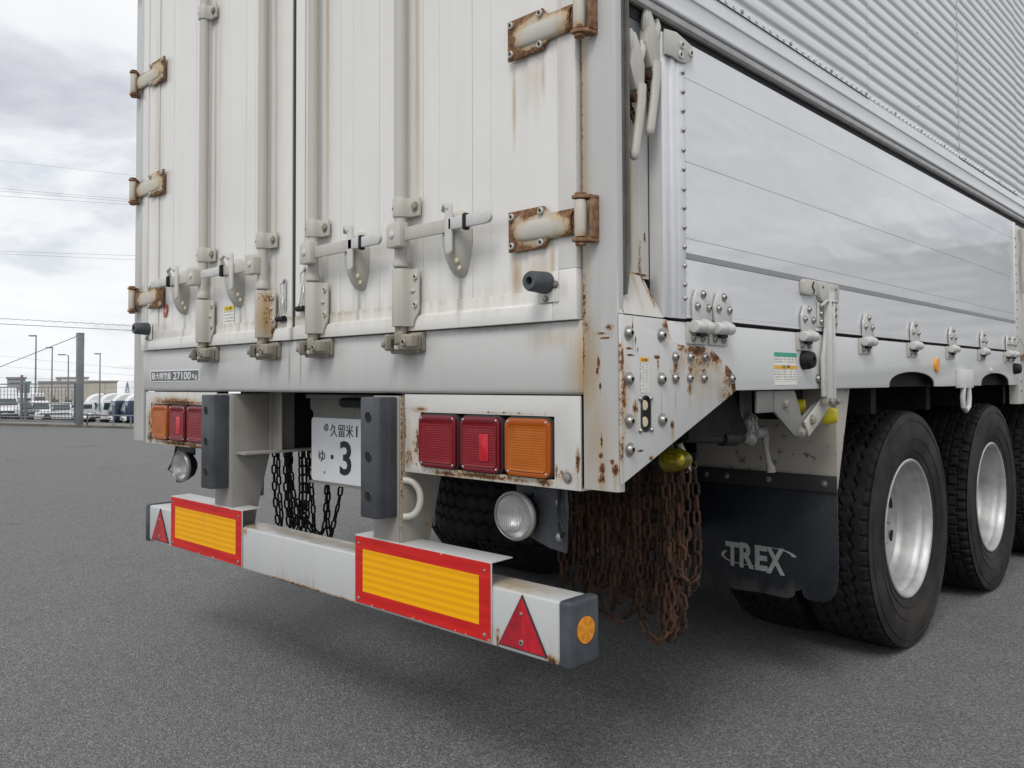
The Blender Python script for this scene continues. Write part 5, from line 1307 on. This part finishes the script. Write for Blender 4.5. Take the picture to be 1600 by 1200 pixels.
# mesh gate
GA = thing('mesh_gate', along(60, -H), 'grey steel mesh sliding gate standing left of the square post', 'gate')
zr = {y: fz(70, y) for y in (600, 605, 630, 652, 658)}
def rail(px0, px1, z, h, nm='rail'):
    a, e = along(px0, z), along(px1, z); b = MB(); b.obox((a+e)/2, (e-a)/2, N3*.02, UPV*h); return b.build(nm, M['fence'], GA)
rail(-150, 118, zr[600], .016); rail(-150, 118, zr[605], .012); rail(-150, 118, zr[630], .014); rail(-150, 118, zr[652], .014); rail(-150, 118, zr[658], .030, 'bottom_rail')
for px, w in ((-30, .02), (34, .026), (40.5, .022), (117, .018)):
    a = along(px, zr[658]); t = fz(px, 586 if px == 34 else 599); b = MB(); b.box(a-Vector((w, w, .02)), Vector((a.x+w, a.y+w, t))); b.build('stile', M['fence'], GA)
px = -147.0; wm = None
while px < 117:
    a = along(px, zr[658]); hgt = zr[605]-zr[658]
    if wm is None:
        b = MB(); b.box((-.0055, -.0055, 0), (.0055, .0055, hgt)); wm, _ = b.mesh('wire', M['wire'], origin=(0, 0, 0))
    put('wire', wm, a, GA); px += 5.3
for y in (611, 617, 623.5, 636.5, 643, 648): rail(-150, 117, fz(70, y), .0045, 'cross_wire')
# guard rail right of the post
GR = thing('guard_rail', along(175, -H, .5), 'low grey pipe rail on thin posts in front of the parked tractors', 'railing')
a, e = along(128, fz(170, 649, .5), .5), along(330, fz(170, 649, .5), .5)
b = MB(); b.tube([a, e], .018, 8); b.build('rail_pipe', M['fence'], GR)
for px in (137, 178, 205, 240):
    p = along(px, -H-.03, .5); b = MB(); b.tube([p, Vector((p.x, p.y, fz(px, 634 if px == 178 else 648, .5)))], .022, 8); b.build('rail_post', M['fence'], GR)

# ---- vehicles
def loc_build(mb, name, mat, root, bevel=0.0, parent=None):
    me, _ = mb.mesh(name, mat, bevel, origin=(0, 0, 0)); o = bpy.data.objects.new(name, me); COL.objects.link(o); o.parent = parent or root; return o
def vroot(name, p, heading, label, cat, group=None):
    r = thing(name, p, label, cat, group); r.rotation_euler = (0, 0, heading); return r
def face_cam(p, off=0.0): return math.atan2(CAMP.y-p.y, CAMP.x-p.x)+off
def wheels(r, xs, w, rad):
    for x in xs:
        for s in (-1, 1):
            b = MB(); b.cyl((x, s*(w/2-.2), rad), (x, s*(w/2+.01), rad), rad, n=14); loc_build(b, 'wheel', M['black'], r, .02)
def tractor(px, D, paint_, lower, heading, label):
    p = gpos(px, D); r = vroot('tractor_unit', p, heading, label, 'truck', 'truck tractors parked in a row behind the gate post')
    w = 1.24
    b = MB(); b.prism([(0, .55), (.10, 1.5), (-.25, 2.75), (-2.0, 2.80), (-2.0, .75), (-1.2, .7), (-1.2, .45), (-.1, .4)], 'Y', -w, w); loc_build(b, 'cab', paint_, r, .05)
    b = MB(); b.prism([(.115, 1.55), (-.22, 2.62), (-.25, 2.62), (.08, 1.55)], 'Y', -w*.9, w*.9); loc_build(b, 'windscreen', M['glass_pale'], r)
    for s in (-1, 1):
        b = MB(); b.prism([(-.30, 1.62), (-.42, 2.5), (-1.15, 2.5), (-1.25, 1.75), (-1.0, 1.60)], 'Y', s*(w+.002), s*(w+.02)); loc_build(b, 'side_window', M['glass'], r)
        b = MB(); b.box((.05, s*(w+.12)-.05, 1.6), (.17, s*(w+.12)+.05, 2.3)); loc_build(b, 'mirror', M['black'], r, .02)
        b = MB(); b.box((.02, s*.8-.28, .62), (.135, s*.8+.28, .86)); loc_build(b, 'headlight', M['clear_lens'], r, .03)
    # roof deflector
    bb = MB(); rows = []
    for (x, z, hw) in [(-.22, 2.70, 1.12), (-.45, 3.08, 1.12), (-.85, 3.42, 1.14), (-1.35, 3.60, 1.16), (-2.0, 3.68, 1.18)]:
        rows.append(bb.verts([(x, -hw, 2.72), (x, -hw, z-.08), (x, -hw+.2, z), (x, hw-.2, z), (x, hw, z-.08), (x, hw, 2.72)]))
    for a, e in zip(rows, rows[1:]):
        for k in range(5): bb.face([a[k], a[k+1], e[k+1], e[k]])
    bb.face(rows[-1]); loc_build(bb, 'roof_deflector', M['car_white'], r)
    b = MB(); b.box((-.05, -w, .35), (.16, w, .95)); loc_build(b, 'bumper', M['car_white'], r, .06)
    b = MB(); b.box((.165, -.6, .5), (.17, .6, .62)); b.box((.165, -.7, 1.02), (.17, .7, 1.12)); b.box((.165, -.75, 1.2), (.172, .75, 1.3)); loc_build(b, 'grille', M['black'], r)
    b = MB(); b.box((-6.2, -1.0, .55), (-2.05, 1.0, .95)); b.box((-6.2, w-.1, .35), (-2.2, w, .9)); loc_build(b, 'chassis', lower, r)
    wheels(r, (-.75, -4.2, -5.4), 2.4, .5)
    b = MB(); b.box((-2.3, -1.1, 1.2), (-2.1, 1.1, 3.3)); loc_build(b, 'cab_rear_frame', M['black'], r)
fdir = fw.xy.normalized(); rdir = rt.xy.normalized()
hd = -rdir*.78-fdir*.62; HEAD = math.atan2(hd.y, hd.x)
for (px, D, pc, lw, lb) in [(133, 107, M['car_white'], M['car_grey'], 'white tractor unit with sloped roof deflector, leftmost, half behind the gate post'),
                            (154, 104.5, M['car_white'], M['car_grey'], 'white tractor unit with roof deflector, second from the gate post'),
                            (174, 102, M['car_navy'], M['car_grey'], 'navy cab with white deflector beside the last white tractor'),
                            (194, 99.5, M['car_navy'], M['car_maroon'], 'navy cab with maroon chassis, nearest the trailer edge')]:
    tractor(px, D, pc, lw, HEAD, lb)
def van(px, D, hgt, wid, paint_, label, off=0.0, length=4.6, glass='glass', cat='van', wt=.9):
    p = gpos(px, D); r = vroot('parked_van', p, face_cam(p, off), label, cat, 'vans and cars parked behind the mesh gate'); w = wid/2
    nose = (.45 if wt > .8 else .36)*hgt
    b = MB(); b.prism([(0, .28), (.05, .62), (-.12, nose+.05), (-.55, nose+.22), (-1.05, hgt*(wt+.03)), (-1.4, hgt), (-length+.15, hgt*.98), (-length, hgt*.8), (-length, .3)], 'Y', -w, w); loc_build(b, 'body', paint_, r, .07)
    b = MB(); b.prism([(-.52, nose+.24), (-1.02, hgt*wt), (-1.06, hgt*(wt-.02)), (-.58, nose+.22)], 'Y', -w*.86, w*.86)
    for v in b.bm.verts: v.co.x += .03; v.co.z += .012
    loc_build(b, 'windscreen', M[glass], r)
    for s in (-1, 1):
        b = MB(); b.prism([(-.95, nose+.25), (-1.3, hgt*.88), (-length+.4, hgt*.86), (-length+.4, nose+.25)], 'Y', s*(w+.002), s*(w+.012)); loc_build(b, 'side_window', M['glass'], r)
        b = MB(); b.box((-.04, s*w*.72-.16, .62), (.065, s*w*.72+.16, .80)); loc_build(b, 'headlight', M['clear_lens'], r, .02)
        b = MB(); b.box((-.75, s*(w+.1)-.08, nose+.2), (-.65, s*(w+.1)+.08, nose+.38)); loc_build(b, 'mirror', paint_, r, .02)
    b = MB(); b.box((.04, -.45*wid/1.6, .50), (.066, .45*wid/1.6, .60)); b.box((.03, -w*.8, .30), (.07, w*.8, .40)); loc_build(b, 'grille', M['black'], r)
    b = MB(); b.box((.068, -.17, .42), (.074, .17, .50)); loc_build(b, 'number_plate', M['plate_white'], r)
    wheels(r, (-.75, -length+.9), wid, .31)
# big white van at the frame's left edge
van(8, 48, 1.98, 1.72, M['car_white'], 'large high-roofed white van at the left edge behind the mesh gate', .18, 4.7, wt=.66)
van(48, 58, 1.55, 1.6, M['car_dark'], 'dark car parked left of the white vans, seen through the mesh', .7, 4.2, cat='car')
van(66.5, 60, 1.50, 1.22, M['car_white'], 'small white van with a dark windscreen, standing square to the mesh', .12, 3.4)
van(82, 62, 1.42, 1.45, M['car_white'], 'white car with sloping windscreen between two white vans', -.7, 3.8, cat='car')
van(97, 61, 1.42, 1.45, M['car_white'], 'white van just left of the car beside the gate post', .1, 3.8)
van(112, 63, 1.46, 1.5, M['car_white'], 'white car partly hidden by the square gate post', .5, 3.8, cat='car')
van(147, 55, .80, 1.5, M['car_white'], 'low white car roof showing above the kerb right of the post', 1.1, 3.6, cat='car')

# ---- buildings
def block(px0, px1, ytop, D, depth, wall, roof, name, label, cat='building', extras=(), yb=None):
    p0, p1 = gpos(px0, D), gpos(px1, D); base = min(p0.z, p1.z)-1.0
    zt = at((px0+px1)/2, ytop, D).z; _v = ray((px0+px1)/2, 600); bk = Vector((_v.x, _v.y, 0)).normalized()*depth
    r = thing(name, Vector(((p0.x+p1.x)/2, (p0.y+p1.y)/2, base)), label, cat)
    q0, q1 = Vector((p0.x, p0.y, 0)), Vector((p1.x, p1.y, 0))
    b = MB(); b.hexa([v+UPV*z for z in (base, zt) for v in (q0, q1, q1+bk, q0+bk)]); b.build('wall', wall, r)
    ov = (q1-q0).normalized()*.25; f_ = bk.normalized()*.25; th = .45
    b = MB(); b.hexa([v+UPV*z for z in (zt-th*.25, zt+th*.6) for v in (q0-ov-f_, q1+ov-f_, q1+ov+bk+f_, q0-ov+bk+f_)]); b.build('roof', roof, r)
    for (ex0, ex1, ey0, ey1, nm, mt) in extras:
        a, e = at(ex0, ey1, D-.06), at(ex1, ey0, D-.06); d = Vector((fdir.x, fdir.y, 0))
        A = Vector((a.x, a.y, 0)); E_ = Vector((e.x, e.y, 0))
        b = MB(); b.hexa([v+UPV*z for z in (a.z, e.z) for v in (A, E_, E_+d*.3, A+d*.3)]); b.build(nm, mt, r)
    return r
block(139, 183, 596.5, 190, 30, M['beige_wall'], M['beige_roof'], 'warehouse', 'plain beige warehouse with grey roof edge right of the gate post', extras=[(163.5, 164.3, 598, 620, 'seam', M['beige_roof'])])
block(60, 139, 597, 205, 25, M['beige_wall'], M['beige_roof'], 'warehouse', 'long low beige warehouse seen over the mesh gate', extras=[(x, x+1.6, 603, 612, 'panel', M['white_wall']) for x in range(64, 117, 7)])
block(88, 138, 590.5, 215, 12, M['white_wall'], M['beige_roof'], 'rooftop_block', 'pale upper block on the long warehouse behind the lamp posts', extras=[(89, 95, 591, 596, 'louvre', M['grey_wall'])])
block(11, 40, 591, 170, 12, M['grey_wall'], M['beige_roof'], 'office_block', 'mauve grey block with flat roof left of the fence stile', extras=[(14, 38, 598, 600, 'window_band', M['glass'])])
block(-60, 31, 607, 130, 14, M['white_wall'], M['beige_roof'], 'low_office', 'low white building with a row of small dark windows', extras=[(x, x+2.2, 609, 612.5, 'window', M['glass']) for x in (-12, -5, 3.5, 10, 17, 24)])
block(41, 47, 598, 160, 4, M['green'], M['green'], 'green_kiosk', 'narrow green hut beside the fence stile', extras=[(42, 46, 604, 607, 'window', M['glass_pale'])])
# bus with a pale roof
p = gpos(62, 80)
BS = vroot('bus', p, face_cam(p, 1.15), 'white bus with dark windows standing behind the small vans', 'bus')
b = MB(); b.box((0, -1.2, .5), (-2.6, 1.2, 2.75)); loc_build(b, 'body', M['car_white'], BS, .15)
for s in (-1, 1):
    b = MB(); b.box((-.2, s*1.203-.01, 1.5), (-2.4, s*1.203+.01, 2.3)); loc_build(b, 'side_window', M['glass'], BS)
b = MB(); b.box((-.01, -1.05, 1.3), (.02, 1.05, 2.4)); loc_build(b, 'windscreen', M['glass'], BS); wheels(BS, (-.7, -2.0), 2.4, .45)
# hedge behind the cars
b = MB(); random.seed(3)
for k in range(5200):
    px = random.uniform(70, 240); D = random.uniform(118, 124); p = gpos(px, D); t = random.random()
    top = 2.6+.5*math.sin(px*.31)+.3*math.sin(px*.9+1)
    c_ = p+UPV*(t**.8*top); s_ = random.uniform(.10, .26)
    n_ = Vector((random.uniform(-1, 1), random.uniform(-1, 1), random.uniform(-.2, 1))).normalized(); a = n_.orthogonal().normalized()*s_; e = n_.cross(a)
    v = b.verts([c_-a, c_-e*.6, c_+a, c_+e*.6]); b.face(v)
b.build('hedge', M['leaf'], kind='stuff')

# ---- lamp posts
def lamp(px, ytop, D, arm, label):
    g = gpos(px, D); zt = at(px, ytop, D).z; r = thing('street_lamp', g, label, 'street lamp', 'lamp posts over the parked vehicles')
    lat = Vector((-rdir.x, -rdir.y, 0))
    b = MB(); b.tube([g, Vector((g.x, g.y, (g.z+zt)/2)), Vector((g.x, g.y, zt))], [.10, .085, .06], 8); b.build('pole', M['fence'], r)
    P2 = Vector((g.x, g.y, zt)); b = MB(); b.tube([P2, P2+lat*arm*.6+UPV*.12, P2+lat*arm+UPV*.12], .045, 6); b.build('arm', M['fence'], r)
    h_ = P2+lat*arm+UPV*.10; b = MB(); b.obox(h_+lat*.2, lat*.36, Vector((fdir.x, fdir.y, 0))*.14, UPV*.07); b.build('lamp_head', M['fence'], r, .03)
lamp(55.5, 526, 84, .15, 'tallest lamp post, first from the left above the mesh gate')
lamp(81, 544.5, 92, .12, 'short-armed lamp post between the tallest one and the long-armed one')
lamp(106.5, 555.5, 96, .62, 'lamp post with a long arm just left of the gate post')
lamp(156, 554, 100, .10, 'lone lamp post above the tractors, right of the gate post')

# ---- overhead wires
def wire(y0, y1, D, r_, label, tw=0):
    a, e = at(-700, y0-(y1-y0)*3.5, D*1.0), at(1100, y1+(y1-y0)*4.5, D)
    dd = Vector((rdir.x, rdir.y, 0)); m0 = at(0, y0, D); m1 = at(200, y1, D); d = (m1-m0)
    P = []
    for k in range(61):
        t = -3.5+8*k/60; q_ = m0+d*t; sag = .0016*D*((t-.5)**2-.25)*.12
        P.append(q_+UPV*sag)
    b = MB(); b.tube(P, r_, 5)
    if tw:
        Q = []
        for k in range(700):
            t = -2+5*k/699; q_ = m0+d*t; Q.append(q_+UPV*(.0016*D*((t-.5)**2-.25)*.12+tw*math.sin(k*.55))+dd*0+Vector((fdir.x, fdir.y, 0))*tw*math.cos(k*.55))
        b.tube(Q, r_*.8, 4)
    o = b.build('overhead_wire', M['cable']); tag(o, label, 'wire', 'overhead wires crossing the sky left of the trailer')
wire(251, 273, 60, .007, 'topmost thin wire crossing the sky by itself')
wire(294.5, 311.5, 62, .010, 'top wire of the upper group of three')
wire(298.5, 315, 62, .010, 'middle wire of the upper group of three'); wire(306, 319.5, 62, .010, 'bottom wire of the upper group of three')
wire(392.5, 399, 66, .010, 'upper wire of the close pair halfway down the sky'); wire(396.5, 405.5, 66, .010, 'lower wire of the close pair halfway down the sky')
wire(497.5, 508.5, 60, .012, 'spiral-wrapped cable just above the square post', .05); wire(506, 516, 60, .022, 'thick plain cable just under the spiral-wrapped one')
for y0, y1, l_ in ((556, 576, 'uppermost faint wire behind the square post'), (572, 586, 'second faint wire behind the square post'), (590, 596, 'third faint wire level with the warehouse roof'), (601, 606, 'lowest faint wire beside the warehouse wall')): wire(y0, y1, 160, .018, l_)
# distant pylon
p = gpos(199, 420); PY = thing('pylon', p, 'tiny grey lattice pylon far beyond the tractors', 'pylon')
zt = at(199, 598, 420).z
for sx, sy in ((-1, -1), (1, -1), (1, 1), (-1, 1)):
    b = MB(); b.tube([p+Vector((sx*1.3, sy*1.3, 0)), Vector((p.x+sx*.15, p.y+sy*.15, zt))], .14, 5); b.build('pylon_leg', M['cable'], PY)
for k in range(5):
    z = p.z+(zt-p.z)*(.4+.14*k); w = 1.3*(1-(.4+.14*k))+.2
    b = MB(); b.tube([Vector((p.x-w, p.y-w, z)), Vector((p.x+w, p.y+w, z+1))], .1, 4); b.tube([Vector((p.x-w, p.y+w, z)), Vector((p.x+w, p.y-w, z+1))], .1, 4); b.build('brace', M['cable'], PY)

# ---- long shed ahead on the right: out of frame, it shows in the glossy side gate
SH = thing('shed', (16, 34, -H), 'pale corrugated shed with grey roof, mirrored in the glossy side gate', 'building')
b = MB(); b.box((6.0, 32, -H), (20, 46, 4.9)); b.build('wall', M['wall_clad'], SH)
b = MB(); b.prism([(31.6, 4.9), (46.4, 4.9), (39, 7.4)], 'X', 5.7, 20.3); b.build('roof', M['roof_grey'], SH)
for k in range(12):
    z = -.6+k*.45; b = MB(); b.box((6.0, 31.93, z), (20, 31.995, z+.12)); b.build('cladding_rib', M['car_grey'], SH)
for x in (6.6, 7.7): 
    for k in range(3):
        z = 2.2+k*.85; b = MB(); b.box((x, 31.85, z), (x+1.0, 31.925, z+.8)); b.build('window', M['glass_pale'], SH)
